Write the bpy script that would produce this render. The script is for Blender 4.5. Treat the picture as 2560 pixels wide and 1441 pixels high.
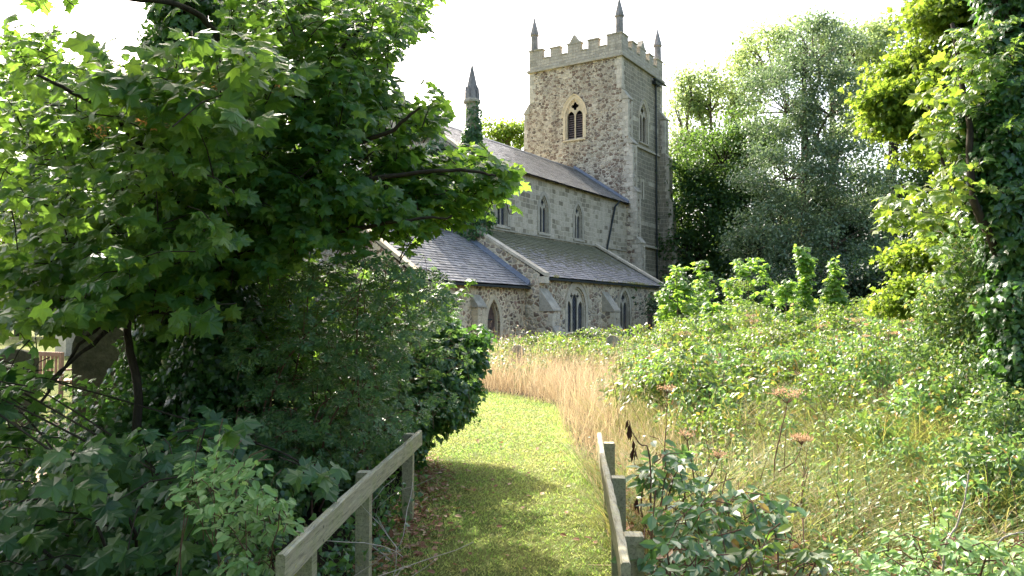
import bpy, math, random
import numpy as np
from mathutils import Vector, Matrix
from mathutils.geometry import tessellate_polygon

for o in list(bpy.data.objects):
    bpy.data.objects.remove(o)
SC = bpy.context.scene
COL = SC.collection
R = math.radians
rng = np.random.default_rng(11)
random.seed(5)

# ------------------------------------------------------------------ camera
CAM_Z = 1.8
PITCH = R(2.02)
FPX = 1930.0
cd = bpy.data.cameras.new('Camera')
cam = bpy.data.objects.new('Camera', cd)
COL.objects.link(cam)
cam.location = (0, 0, CAM_Z)
cam.rotation_euler = (R(90) + PITCH, 0, 0)
cd.sensor_width = 36.0
cd.lens = 36.0 * FPX / 2560.0
cd.clip_start = 0.05
cd.clip_end = 3000
SC.camera = cam

# ------------------------------------------------------------------ light
SUN_AZ = R(-27)      # left of the view direction (+Y)
SUN_EL = R(43)
sd = Vector((math.sin(SUN_AZ) * math.cos(SUN_EL), math.cos(SUN_AZ) * math.cos(SUN_EL), math.sin(SUN_EL)))
W = bpy.data.worlds.new('World')
SC.world = W
W.use_nodes = True
nt = W.node_tree
bg = nt.nodes['Background']
sky = nt.nodes.new('ShaderNodeTexSky')
sky.sky_type = 'NISHITA'
sky.sun_disc = False
sky.sun_elevation = SUN_EL
sky.sun_rotation = SUN_AZ          # measured clockwise from +Y
sky.air_density = 1.0
sky.dust_density = 6.0
sky.ozone_density = 1.0
nt.links.new(sky.outputs[0], bg.inputs[0])
bg.inputs[1].default_value = 0.15
sl = bpy.data.lights.new('Sun', 'SUN')
sl.energy = 3.3
sl.angle = R(0.6)
sl.color = (1.0, 0.93, 0.82)
so = bpy.data.objects.new('Sun', sl)
COL.objects.link(so)
so.rotation_euler = sd.to_track_quat('Z', 'Y').to_euler()
SC.view_settings.view_transform = 'Standard'
SC.view_settings.look = 'None'
SC.view_settings.exposure = 2.05
SC.view_settings.gamma = 1.0
SC.view_settings.use_curve_mapping = False

# ------------------------------------------------------------------ helpers
def at(px, py, Y):
    """point seen at a place of the 2560 px wide photograph, Y metres ahead"""
    x = (px - 1280) / FPX
    zc = -(py - 720.5) / FPX
    y = math.cos(PITCH) - math.sin(PITCH) * zc
    z = math.sin(PITCH) + math.cos(PITCH) * zc
    k = Y / y
    return np.array((k * x, Y, CAM_Z + k * z))

def ground_z(x, y):
    t = np.clip((np.asarray(y, float) - 7) / 20, 0, 1)
    return 0.4 * t * t * (3 - 2 * t)

def tag(o, label=None, cat=None, group=None, kind=None):
    if label: o['label'] = label
    if cat: o['category'] = cat
    if group: o['group'] = group
    if kind: o['kind'] = kind
    return o

def empty(name, loc, label, cat, group=None, rz=0):
    o = bpy.data.objects.new(name, None)
    o.empty_display_size = 0.2
    COL.objects.link(o)
    o.location = loc
    o.rotation_euler = (0, 0, rz)
    return tag(o, label, cat, group)

def np_mesh(name, V, F, mats, parent=None, smooth=False, mi=None):
    """V (n,3), F list of (m,k) int arrays"""
    me = bpy.data.meshes.new(name)
    V = np.ascontiguousarray(V, dtype=np.float32)
    if not isinstance(F, (list, tuple)): F = [F]
    F = [np.asarray(f, dtype=np.int32) for f in F if len(f)]
    me.vertices.add(len(V)); me.vertices.foreach_set('co', V.ravel())
    idx = np.concatenate([f.ravel() for f in F])
    tot = np.concatenate([np.full(len(f), f.shape[1], dtype=np.int32) for f in F])
    st = np.concatenate([[0], np.cumsum(tot)[:-1]]).astype(np.int32)
    me.loops.add(len(idx)); me.loops.foreach_set('vertex_index', idx)
    me.polygons.add(len(tot)); me.polygons.foreach_set('loop_start', st)
    me.polygons.foreach_set('loop_total', tot)
    if mi is not None: me.polygons.foreach_set('material_index', np.asarray(mi, dtype=np.int32))
    me.polygons.foreach_set('use_smooth', np.full(len(tot), bool(smooth)))
    me.update(calc_edges=True); me.validate()
    if not isinstance(mats, (list, tuple)): mats = [mats]
    for m in mats: me.materials.append(m)
    o = bpy.data.objects.new(name, me)
    COL.objects.link(o)
    if parent is not None: o.parent = parent
    return o

class MB:
    """collects faces, builds ONE mesh"""
    def __init__(self, off=(0, 0, 0)):
        self.v = []; self.f = []; self.m = []; self.off = Vector(off); self.cur = 0
    def mat(self, i): self.cur = i; return self
    def add(self, vs, fs):
        b = len(self.v)
        self.v += [tuple(Vector(p) - self.off) for p in vs]
        self.f += [tuple(b + i for i in f) for f in fs]
        self.m += [self.cur] * len(fs)
    def box(self, x0, x1, y0, y1, z0, z1):
        self.hexa([(x0, y0, z0), (x1, y0, z0), (x1, y1, z0), (x0, y1, z0), (x0, y0, z1), (x1, y0, z1), (x1, y1, z1), (x0, y1, z1)])
    def hexa(self, p):
        self.add(p, [(0, 3, 2, 1), (4, 5, 6, 7), (0, 1, 5, 4), (1, 2, 6, 5), (2, 3, 7, 6), (3, 0, 4, 7)])
    def build(self, name, mats, parent=None, smooth=False):
        me = bpy.data.meshes.new(name)
        me.from_pydata(self.v, [], self.f)
        if not isinstance(mats, (list, tuple)): mats = [mats]
        for m in mats: me.materials.append(m)
        me.polygons.foreach_set('material_index', self.m)
        me.polygons.foreach_set('use_smooth', [smooth] * len(self.f))
        me.update()
        o = bpy.data.objects.new(name, me)
        COL.objects.link(o)
        if parent is not None: o.parent = parent
        return o

# ------------------------------------------------------------------ materials
class NT:
    def __init__(self, name):
        self.m = bpy.data.materials.new(name); self.m.use_nodes = True
        self.t = self.m.node_tree; self.t.nodes.clear()
        self.out = self.t.nodes.new('ShaderNodeOutputMaterial')
    def n(self, typ, **kw):
        nd = self.t.nodes.new(typ)
        for k, v in kw.items():
            if hasattr(nd, k): setattr(nd, k, v)
            else: nd.inputs[k.replace('_', ' ')].default_value = v
        return nd
    def l(self, a, b): self.t.links.new(a, b)
    def ramp(self, fac, stops, interp='LINEAR'):
        r = self.t.nodes.new('ShaderNodeValToRGB'); cr = r.color_ramp; cr.interpolation = interp
        while len(cr.elements) < len(stops): cr.elements.new(0.5)
        for e, (p, c) in zip(cr.elements, stops):
            e.position = p; e.color = (c[0], c[1], c[2], 1) if not isinstance(c, (int, float)) else (c, c, c, 1)
        self.l(fac, r.inputs[0]); return r.outputs[0]
    def mix(self, fac, a, b, mode='MIX'):
        nd = self.t.nodes.new('ShaderNodeMix'); nd.data_type = 'RGBA'; nd.blend_type = mode
        for s, v in ((nd.inputs[0], fac), (nd.inputs[6], a), (nd.inputs[7], b)):
            if isinstance(v, bpy.types.NodeSocket): self.l(v, s)
            elif isinstance(v, (int, float)): s.default_value = v if s == nd.inputs[0] else (v, v, v, 1)
            else: s.default_value = (*v, 1)
        return nd.outputs[2]
    def math(self, op, a, b=0.0, clamp=False):
        nd = self.t.nodes.new('ShaderNodeMath'); nd.operation = op; nd.use_clamp = clamp
        for s, v in ((nd.inputs[0], a), (nd.inputs[1], b)):
            if isinstance(v, bpy.types.NodeSocket): self.l(v, s)
            else: s.default_value = v
        return nd.outputs[0]
    def coord(self, scale=(1, 1, 1), which='Object'):
        tc = self.n('ShaderNodeTexCoord'); mp = self.n('ShaderNodeMapping')
        mp.inputs['Scale'].default_value = scale
        self.l(tc.outputs[which], mp.inputs[0]); return mp.outputs[0]
    def noise(self, vec, scale, detail=4, rough=0.6, dist=0.0):
        nd = self.n('ShaderNodeTexNoise'); nd.inputs['Scale'].default_value = scale
        nd.inputs['Detail'].default_value = detail; nd.inputs['Roughness'].default_value = rough
        nd.inputs['Distortion'].default_value = dist
        if vec is not None: self.l(vec, nd.inputs['Vector'])
        return nd
    def finish(self, color, rough=0.85, height=None, bump=0.3, dist=0.02, spec=0.3, metallic=0.0):
        p = self.n('ShaderNodeBsdfPrincipled')
        for s, v in ((p.inputs['Base Color'], color), (p.inputs['Roughness'], rough)):
            if isinstance(v, bpy.types.NodeSocket): self.l(v, s)
            elif isinstance(v, (int, float)): s.default_value = v
            else: s.default_value = (*v, 1)
        p.inputs['Specular IOR Level'].default_value = spec
        p.inputs['Metallic'].default_value = metallic
        if height is not None:
            b = self.n('ShaderNodeBump'); b.inputs['Strength'].default_value = bump; b.inputs['Distance'].default_value = dist
            self.l(height, b.inputs['Height']); self.l(b.outputs[0], p.inputs['Normal'])
        self.l(p.outputs[0], self.out.inputs[0]); return self.m

def rubble(name, size, cols, mortar, mw=0.06, flat=1.5, lichen=0.35):
    t = NT(name)
    v0 = t.coord((1, 1, flat))
    nz = t.noise(v0, 1.6 / size, 2)
    sub = t.n('ShaderNodeVectorMath', operation='SUBTRACT'); t.l(nz.outputs[1], sub.inputs[0]); sub.inputs[1].default_value = (.5, .5, .5)
    sc = t.n('ShaderNodeVectorMath', operation='SCALE'); t.l(sub.outputs[0], sc.inputs[0]); sc.inputs['Scale'].default_value = size * 0.7
    ad = t.n('ShaderNodeVectorMath', operation='ADD'); t.l(v0, ad.inputs[0]); t.l(sc.outputs[0], ad.inputs[1])
    c = t.n('ShaderNodeTexVoronoi', feature='F1'); c.inputs['Scale'].default_value = 1 / size; t.l(ad.outputs[0], c.inputs['Vector'])
    e = t.n('ShaderNodeTexVoronoi', feature='DISTANCE_TO_EDGE'); e.inputs['Scale'].default_value = 1 / size; t.l(ad.outputs[0], e.inputs['Vector'])
    sep = t.n('ShaderNodeSeparateColor'); t.l(c.outputs['Color'], sep.inputs[0])
    stops = [((i + .0) / len(cols), cc) for i, cc in enumerate(cols)]
    stone = t.ramp(sep.outputs[0], stops, 'CONSTANT')
    val = t.math('ADD', t.math('MULTIPLY', sep.outputs[1], 0.5), 0.72)
    stone = t.mix(1.0, stone, val, 'MULTIPLY')
    fine = t.noise(v0, 14, 4, .7)
    stone = t.mix(0.5, stone, t.ramp(fine.outputs[0], [(.3, .55), (.7, 1.25)]), 'MULTIPLY')
    big = t.noise(v0, 0.55, 4, .65)
    stone = t.mix(t.ramp(big.outputs[0], [(.5, 0.0), (.68, lichen)]), stone, (.33, .32, .27))
    mort = t.mix(t.ramp(big.outputs[0], [(.4, 0.0), (.6, .5)]), mortar, tuple(x * .75 for x in mortar))
    f = t.ramp(e.outputs[0], [(mw * .5, 0.0), (mw * 1.3, 1.0)])
    colr = t.mix(f, mort, stone)
    damp = t.noise(t.coord((1.2, 1.2, .3)), .9, 5, .75)
    colr = t.mix(.6, colr, t.ramp(damp.outputs[0], [(.36, .55), (.56, 1.12)]), 'MULTIPLY')
    h = t.math('ADD', t.ramp(e.outputs[0], [(0, 0.0), (mw * 3.5, 1.0)]), t.math('MULTIPLY', fine.outputs[0], .5))
    colr = t.mix(1.0, colr, (1.28, 1.25, 1.19), 'MULTIPLY')
    return t.finish(colr, .93, h, .9, .05, .15)

def ashlar(name, cols, mortar, bw, bh, patch=None, pf=(.48, .56), msize=.015):
    """squared blocks; vector (x+y, z) so that it works on east and north faces"""
    t = NT(name)
    v0 = t.coord()
    s = t.n('ShaderNodeSeparateXYZ'); t.l(v0, s.inputs[0])
    wob = t.noise(v0, 1.3, 3)
    xx = t.math('ADD', t.math('ADD', s.outputs[0], s.outputs[1]), t.math('MULTIPLY', wob.outputs[0], .25))
    zz = t.math('ADD', s.outputs[2], t.math('MULTIPLY', t.noise(v0, .9, 2).outputs[0], .22))
    cmb = t.n('ShaderNodeCombineXYZ'); t.l(xx, cmb.inputs[0]); t.l(zz, cmb.inputs[1])
    b = t.n('ShaderNodeTexBrick', offset=.47, squash=.72, squash_frequency=3)
    b.inputs['Scale'].default_value = 1; b.inputs['Mortar Size'].default_value = msize
    b.inputs['Brick Width'].default_value = bw; b.inputs['Row Height'].default_value = bh; b.inputs['Mortar Smooth'].default_value = .3
    b.inputs['Color1'].default_value = (0, 0, 0, 1); b.inputs['Color2'].default_value = (1, 1, 1, 1); b.inputs['Mortar'].default_value = (.5, .5, .5, 1)
    b.inputs['Bias'].default_value = 0
    t.l(cmb.outputs[0], b.inputs['Vector'])
    stone = t.ramp(b.outputs['Color'], [(i / max(1, len(cols) - 1), c) for i, c in enumerate(cols)])
    big = t.noise(v0, .8, 5, .7)
    if patch:
        f = t.ramp(t.math('ADD', t.math('MULTIPLY', big.outputs[0], .75), t.math('MULTIPLY', b.outputs['Color'], .25)), [(pf[0], 0.0), (pf[1], 1.0)])
        pc = t.mix(t.noise(v0, 5, 6, .8).outputs[0], tuple(x * .62 for x in patch), tuple(min(1, x * 1.3) for x in patch))
        stone = t.mix(f, stone, pc)
    fine = t.noise(v0, 11, 5, .75)
    stone = t.mix(.6, stone, t.ramp(fine.outputs[0], [(.3, .5), (.7, 1.35)]), 'MULTIPLY')
    streak = t.noise(t.coord((3, 3, .35)), 1.2, 4, .7)
    stone = t.mix(.5, stone, t.ramp(streak.outputs[0], [(.35, .6), (.65, 1.15)]), 'MULTIPLY')
    colr = t.mix(b.outputs['Fac'], stone, mortar)
    h = t.math('ADD', t.math('MULTIPLY', b.outputs['Fac'], -1.0), t.math('MULTIPLY', fine.outputs[0], .6))
    colr = t.mix(1.0, colr, (1.26, 1.22, 1.15), 'MULTIPLY')
    return t.finish(colr, .93, h, .7, .03, .15)

def plain_stone(name, c, c2, scale=2.5, bump=.5, joints=None):
    t = NT(name); v = t.coord()
    a = t.noise(v, scale, 6, .7); b = t.noise(v, scale * 7, 4, .7)
    col = t.mix(t.ramp(a.outputs[0], [(.35, 0.0), (.62, 1.0)]), c, c2)
    col = t.mix(.55, col, t.ramp(b.outputs[0], [(.3, .6), (.7, 1.3)]), 'MULTIPLY')
    g = t.n('ShaderNodeNewGeometry')
    col = t.mix(.35, col, t.ramp(g.outputs['Random Per Island'], [(0, .6), (1, 1.3)]), 'MULTIPLY')
    col = t.mix(1.0, col, (1.16, 1.12, 1.04), 'MULTIPLY')
    return t.finish(col, .9, b.outputs[0], bump, .02, .2)

def slate(name, c1, c2, moss=0.0, rough=.42):
    t = NT(name); v = t.coord(); g = t.n('ShaderNodeNewGeometry')
    r = g.outputs['Random Per Island']
    col = t.mix(r, c1, c2)
    a = t.noise(v, 9, 5, .7)
    col = t.mix(.5, col, t.ramp(a.outputs[0], [(.3, .65), (.7, 1.35)]), 'MULTIPLY')
    lich = t.noise(v, 2.2, 6, .75); st_ = t.noise(t.coord((2.5, .4, .4)), 1.6, 5, .7); col = t.mix(.55, col, t.ramp(st_.outputs[0], [(.35, .6), (.65, 1.3)]), 'MULTIPLY')
    col = t.mix(t.ramp(lich.outputs[0], [(.52, 0.0), (.66, .55)]), col, (.3, .28, .2))
    rg = t.math('ADD', t.math('MULTIPLY', a.outputs[0], .25), rough - .1)
    h = a.outputs[0]
    if moss:
        s = t.n('ShaderNodeSeparateXYZ'); t.l(v, s.inputs[0])
        m = t.noise(v, 3.2, 6, .78); 
        zz = t.math('MULTIPLY', t.math('SUBTRACT', s.outputs[2], 2.9), .14)
        k = t.ramp(t.math('ADD', m.outputs[0], zz), [(.62, 0.0), (.70, .8)])
        mc = t.mix(t.noise(v, 14, 3).outputs[0], (.05, .05, .015), (.17, .17, .05))
        col = t.mix(k, col, mc); rg = t.mix(k, rg, .95)
        h = t.math('ADD', h, t.math('MULTIPLY', k, 1.5))
    return t.finish(col, rg, h, .5, .02, .5)

def leaf_mat(name, c1, c2, c3=None, trans=.45, tcol=None, rough=.45, spec=.45, under=None, dead=None, patch=None):
    """leaf colour per leaf; light passes through (translucent)"""
    t = NT(name); g = t.n('ShaderNodeNewGeometry'); r = g.outputs['Random Per Island']
    st = [(0, c1), (.62, c2)]
    st.append((.93, c3 or c2))
    if dead: st += [(.965, dead), (1, dead)]
    col = t.ramp(r, st)
    nz = t.noise(t.coord(), 2.0, 3); col = t.mix(.6, col, t.ramp(nz.outputs[0], [(.3, .7), (.7, 1.3)]), 'MULTIPLY')
    if patch:
        pn = t.noise(t.coord(), 1.7, 6, .75); col = t.mix(t.ramp(pn.outputs[0], [(.47, 0.0), (.62, .85)]), col, patch)
    nz2 = t.noise(t.coord(), 45, 2); col = t.mix(.35, col, t.ramp(nz2.outputs[0], [(.3, .7), (.7, 1.3)]), 'MULTIPLY')
    p = t.n('ShaderNodeBsdfPrincipled'); t.l(col, p.inputs['Base Color'])
    p.inputs['Roughness'].default_value = rough; p.inputs['Specular IOR Level'].default_value = spec
    tr = t.n('ShaderNodeBsdfTranslucent')
    if True: pass
    tc = tcol or tuple(min(1, x * k) for x, k in zip(c2, (2.6, 2.2, .8)))
    t.l(t.mix(.75, t.mix(1.0, col, (6, 6, 6), 'MULTIPLY'), tc), tr.inputs[0])
    mx = t.n('ShaderNodeMixShader'); mx.inputs[0].default_value = trans
    t.l(p.outputs[0], mx.inputs[1]); t.l(tr.outputs[0], mx.inputs[2]); t.l(mx.outputs[0], t.out.inputs[0])
    return t.m

def bark(name, c1, c2, scale=6):
    t = NT(name); v = t.coord((1, 1, .25)); a = t.noise(v, scale * 3, 6, .75, .5)
    col = t.mix(t.ramp(a.outputs[0], [(.35, 0.0), (.65, 1.0)]), c1, c2)
    return t.finish(col, .9, a.outputs[0], .8, .02, .2)

def flat_mat(name, c, rough=.6, spec=.4, metallic=0, var=.3):
    t = NT(name); a = t.noise(t.coord(), 6, 5, .7)
    col = t.mix(1.0, c, t.ramp(a.outputs[0], [(.3, 1 - var), (.7, 1 + var)]), 'MULTIPLY')
    return t.finish(col, rough, a.outputs[0], .2, .01, spec, metallic)

M = {}
M['rub_tower'] = rubble('tower_rubble', .26, [(.15, .105, .078), (.34, .285, .21), (.20, .15, .11), (.40, .35, .265), (.23, .175, .125), (.36, .31, .23), (.14, .11, .085), (.44, .39, .30), (.29, .25, .19), (.18, .135, .10), (.32, .275, .21)], (.50, .45, .35), .06, 1.5)
M['rub_vestry'] = rubble('vestry_rubble', .25, [(.26, .16, .10), (.34, .26, .17), (.17, .12, .085), (.42, .34, .23), (.28, .18, .13), (.38, .3, .2)], (.64, .53, .36), .13, 1.25, .15)
M['rub_aisle'] = rubble('aisle_rubble', .28, [(.34, .27, .19), (.21, .155, .115), (.42, .36, .26), (.28, .2, .135), (.48, .42, .31), (.19, .165, .135)], (.58, .5, .36), .09, 1.4, .4)
M['rub_gable'] = rubble('gable_rubble', .22, [(.38, .33, .26), (.28, .24, .18), (.46, .42, .34), (.34, .28, .21)], (.52, .47, .38), .08, 1.6, .3)
M['ash_dark'] = ashlar('tower_ashlar', [(.20, .18, .135), (.28, .25, .19), (.235, .21, .155), (.34, .3, .23)], (.46, .42, .33), .62, .30, (.21, .195, .145), (.5, .6), .014)
M['ash_grey'] = ashlar('nave_ashlar', [(.18, .16, .115), (.31, .28, .21), (.38, .34, .26), (.23, .205, .15)], (.44, .40, .31), .5, .27, (.45, .405, .32), (.47, .53), .02)
M['ash_para'] = ashlar('parapet_ashlar', [(.28, .26, .21), (.38, .35, .29), (.32, .30, .25)], (.22, .20, .17), .5, .2, (.40, .37, .30), (.5, .6), .012)
M['pale'] = plain_stone('pale_dressed_stone', (.52, .47, .37), (.36, .325, .255))
M['quoin'] = plain_stone('quoin_stone', (.55, .5, .41), (.36, .33, .27))
M['yellow'] = plain_stone('yellow_dressed_stone', (.58, .49, .34), (.44, .38, .27))
M['weath'] = plain_stone('weathered_stone', (.4, .37, .3), (.26, .245, .2))
M['spire'] = plain_stone('spire_stone', (.26, .25, .25), (.16, .155, .15))
M['slate_nave'] = slate('nave_slate', (.19, .18, .165), (.3, .285, .26), 0, .36)
M['slate_aisle'] = slate('aisle_slate', (.16, .158, .16), (.26, .25, .25), 1.0, .42)
M['slate_vestry'] = slate('vestry_slate', (.17, .165, .162), (.27, .262, .255), 0, .33)
M['lead'] = flat_mat('lead', (.13, .15, .18), .5, .5)
M['iron'] = flat_mat('painted_iron', (.016, .022, .02), .5, .4)
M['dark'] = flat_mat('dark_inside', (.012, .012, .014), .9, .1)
M['louvre'] = flat_mat('louvre_wood', (.17, .13, .12), .8, .2)
M['door'] = flat_mat('door_wood', (.13, .085, .062), .8, .2, 0, .5)
def glassm():
    t = NT('leaded_glass'); v = t.coord(); s = t.n('ShaderNodeSeparateXYZ'); t.l(v, s.inputs[0])
    a = t.math('ADD', s.outputs[0], s.outputs[1])
    p = t.math('ABSOLUTE', t.math('SUBTRACT', t.math('FRACT', t.math('MULTIPLY', t.math('ADD', a, s.outputs[2]), 6.0)), .5))
    q = t.math('ABSOLUTE', t.math('SUBTRACT', t.math('FRACT', t.math('MULTIPLY', t.math('SUBTRACT', a, s.outputs[2]), 6.0)), .5))
    k = t.math('LESS_THAN', t.math('MINIMUM', p, q), .05)
    col = t.mix(k, t.mix(t.noise(v, 8, 2).outputs[0], (.01, .013, .02), (.05, .06, .08)), (.12, .12, .12))
    return t.finish(col, .18, t.noise(v, 14, 2).outputs[0], .25, .01, .5)
M['glass'] = glassm()

#### CHURCH
# church frame: u = along the nave towards the tower (west), s = away from us (south), z up
CH = (36.0, 20.6, 0.4)
church = empty('church', (0, 0, 0), 'old grey stone village church with square battlemented west tower, long slate nave and north aisle', 'church')
aw = R(32.5)
wv = Vector((math.sin(aw), math.cos(aw), 0)); sv = Vector((-math.cos(aw), math.sin(aw), 0))
church.rotation_euler = (0, 0, R(90) - aw)
church.location = wv * CH[0] + sv * CH[1] + Vector((0, 0, CH[2]))
def ch_world(u, s, z): return wv * u + sv * s + Vector((0, 0, z))
def CB(): return MB(CH)

class Frame:
    def __init__(s, o, x, n): s.o = Vector(o); s.x = Vector(x); s.n = Vector(n)
    def p(s, a, z, d=0.0):      # d = distance into the wall (negative = proud)
        return s.o + s.x * a + Vector((0, 0, z)) - s.n * d
def FN(s0): return Frame((0, s0, 0), (1, 0, 0), (0, -1, 0))   # north facing wall, a = u
def FE(u0): return Frame((u0, 0, 0), (0, 1, 0), (-1, 0, 0))   # east facing wall, a = s

def arch(cx, z0, zs, half, h, n=8):
    """pointed arch outline, counter-clockwise from bottom left"""
    Rr = (h * h + half * half) / (2 * half)
    th = math.asin(min(1, h / Rr))
    pts = [(cx - half, z0), (cx + half, z0)]
    for i in range(n + 1):
        t = th * i / n; pts.append((cx + half - Rr + Rr * math.cos(t), zs + Rr * math.sin(t)))
    for i in range(n - 1, -1, -1):
        t = th * i / n; pts.append((cx - half + Rr - Rr * math.cos(t), zs + Rr * math.sin(t)))
    return pts
def arch_curve(cx, zs, half, h, n=10, foot=None):
    p = arch(cx, zs, zs, half, h, n)[2:]
    if foot is not None: p = [(cx + half, foot)] + p + [(cx - half, foot)]
    return p
def foil(cx, cz, r, k=4, n=28, rot=0):
    return [(cx + r * (.5 + .5 * abs(math.cos(k / 2 * (t + rot))) ** .8) * math.cos(t), cz + r * (.5 + .5 * abs(math.cos(k / 2 * (t + rot))) ** .8) * math.sin(t)) for t in [2 * math.pi * i / n for i in range(n)]]

def panel(mb, fr, outer, holes=(), d=0.0, reveal=0.0, mat_reveal=None):
    polys = [outer] + list(holes)
    flat = [p for q in polys for p in q]
    tris = tessellate_polygon([[Vector((a, z, 0)) for a, z in q] for q in polys])
    mb.add([fr.p(a, z, d) for a, z in flat], [tuple(t) for t in tris])
    if reveal:
        c = mb.cur
        if mat_reveal is not None: mb.cur = mat_reveal
        for q in holes:
            n = len(q)
            vs = [fr.p(a, z, d) for a, z in q] + [fr.p(a, z, d + reveal) for a, z in q]
            mb.add(vs, [(i, (i + 1) % n, n + (i + 1) % n, n + i) for i in range(n)])
        mb.cur = c
def plate(mb, fr, outer, holes, d, th):
    panel(mb, fr, outer, holes, d, th)
    n = len(outer)
    vs = [fr.p(a, z, d) for a, z in outer] + [fr.p(a, z, d + th) for a, z in outer]
    mb.add(vs, [(i, (i + 1) % n, n + (i + 1) % n, n + i) for i in range(n)])
def ribbon(mb, fr, pts, w, d0, d1, side=0, bevel=0.0):
    """rectangular moulding along a 2D polyline; side 0 centred, +1 outside"""
    n = len(pts); A = []; B = []
    for i, p in enumerate(pts):
        a = Vector(pts[max(0, i - 1)]); b = Vector(pts[min(n - 1, i + 1)])
        t = (b - a).normalized(); nr = Vector((t.y, -t.x))
        P = Vector(p)
        if side == 0: A.append(P - nr * w / 2); B.append(P + nr * w / 2)
        else: A.append(P); B.append(P + nr * w * side)
    vs = []
    for i in range(n):
        vs += [fr.p(*A[i], d1), fr.p(*A[i], d0 + bevel), fr.p(*B[i], d0), fr.p(*B[i], d1)]
    fs = []
    for i in range(n - 1):
        for k in range(3):
            fs.append((i * 4 + k, i * 4 + k + 1, i * 4 + 5 + k, i * 4 + 4 + k))
    fs += [(0, 1, 2, 3), tuple(4 * (n - 1) + k for k in range(4))]
    mb.add(vs, fs)

def window(name, fr, cx, sill, zs, half, h, lights, parent, stone, kind='glass', ring=.2, depth=.34, hood=True, head=None):
    mb = CB()
    # jamb ring + hood mould (stone = slot 0)
    ribbon(mb, fr, arch_curve(cx, zs, half, h, 10, sill), ring, -.025, .1, 1)
    ribbon(mb, fr, arch_curve(cx, zs, half - .075, h - .075, 10, sill), .07, .045, .2, 1)
    if hood:
        ribbon(mb, fr, arch_curve(cx, zs, half + ring, h + ring * 1.15, 10), .09, -.10, .0, 1, .05)
    # sill
    a0, a1 = cx - half - ring * .9, cx + half + ring * .9
    mb.add([fr.p(a0, sill - .16, .1), fr.p(a1, sill - .16, .1), fr.p(a1, sill - .16, -.09), fr.p(a0, sill - .16, -.09),
            fr.p(a0, sill + .02, .1), fr.p(a1, sill + .02, .1), fr.p(a1, sill - .08, -.09), fr.p(a0, sill - .08, -.09)],
           [(0, 1, 2, 3), (4, 5, 6, 7), (2, 3, 7, 6), (0, 3, 7, 4), (1, 2, 6, 5)])
    # tracery plate
    H = half - .07; mw = .085
    lw = (2 * H - .04 - mw * (lights - 1)) / lights
    holes = []
    Rr = (h * h + half * half) / (2 * half)
    def top_at(a):           # arch height at offset a
        x = abs(a - cx); v = Rr * Rr - (x + Rr - H) ** 2
        return zs + math.sqrt(max(0, v)) - .07
    cs = []
    for i in range(lights):
        c = cx - H + .02 + lw / 2 + i * (lw + mw); cs.append(c)
        hh = lw * .75
        zt = zs + (.12 if lights == 2 else (.05 if i != lights // 2 else .28)) * 1.0
        if lights == 1: zt = zs + h * .35
        lim = top_at(c + (lw / 2 if c > cx else -lw / 2)) - .06
        zt2 = min(zt, lim - hh * .35)
        holes.append(arch(c, sill + .04, zt2, lw / 2, hh, 5))
    if lights == 2:
        q = min(.30, half * .42); holes.append(foil(cx, zs + h * .58, q))
    elif lights == 3:
        for sx in (-1, 1): holes.append(foil(cx + sx * lw * .62, zs + h * .56, .15, 4, 16))
    plate(mb, fr, arch(cx, sill, zs, H, h - .07, 10), holes, .10, .06)
    mb.mat(1)
    # glass or louvres
    if kind == 'louvre':
        for c in cs:
            z = sill + .1
            while z < zs + .25:
                mb.add([fr.p(c - lw / 2 - .03, z, .29), fr.p(c + lw / 2 + .03, z, .29), fr.p(c + lw / 2 + .03, z + .1, .42), fr.p(c - lw / 2 - .03, z + .1, .42),
                        fr.p(c - lw / 2 - .03, z - .03, .29), fr.p(c + lw / 2 + .03, z - .03, .29)], [(0, 1, 2, 3), (4, 5, 1, 0)])
                z += .155
        mb.mat(2)
        panel(mb, fr, arch(cx, sill, zs, half, h, 10), (), .5)
    else:
        panel(mb, fr, arch(cx, sill, zs, half, h, 10), (), .185)
    return mb.build(name, [stone, M['louvre'] if kind == 'louvre' else M['glass'], M['dark']], parent)

def slates(name, e0, e1, t0, t1, mat, parent, course=.2, width=.3, jit=.012):
    """eave e0->e1, top t0->t1 (church coords); overlapping slates, one mesh"""
    e0, e1, t0, t1 = [Vector(x) for x in (e0, e1, t0, t1)]
    L = (t0 - e0).length; n = max(2, int(L / course)); up = (t0 - e0).normalized()
    nr = (e1 - e0).cross(up).normalized()
    if nr.z < 0: nr = -nr
    V = []; F = []; rr = random.Random(3)
    for i in range(n):
        a = i / n; b = min(1, (i + 1.12) / n)
        wob = 0
        lo0 = e0.lerp(t0, a); lo1 = e1.lerp(t1, a); hi0 = e0.lerp(t0, b); hi1 = e1.lerp(t1, b)
        W_ = (lo1 - lo0).length; m = max(2, int(W_ / width)); offs = (0.5 if i % 2 else 0)
        xs = [0] + [(j + offs) / m for j in range(0 if offs else 1, m)] + [1]
        for j in range(len(xs) - 1):
            x0, x1 = xs[j] + .006 / W_, xs[j + 1] - .006 / W_
            h0 = .018 + rr.uniform(0, jit); d = up * rr.uniform(-.012, .006)
            slip = rr.random() < .012
            if slip: d -= up * .05
            p = [lo0.lerp(lo1, x0) + nr * h0 + d, lo0.lerp(lo1, x1) + nr * (h0 + rr.uniform(-.004, .004)) + d, hi0.lerp(hi1, x1) + nr * .003, hi0.lerp(hi1, x0) + nr * .003]
            q = [p[0] - nr * .016, p[1] - nr * .016]
            k = len(V); V += [tuple(x - Vector(CH)) for x in p + q]
            F += [(k, k + 1, k + 2, k + 3), (k + 4, k + 5, k + 1, k)]
    # under-sheet
    o = np_mesh(name, np.array(V), np.array(F), [mat, M['dark']], parent)
    me = o.data
    return o
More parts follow.
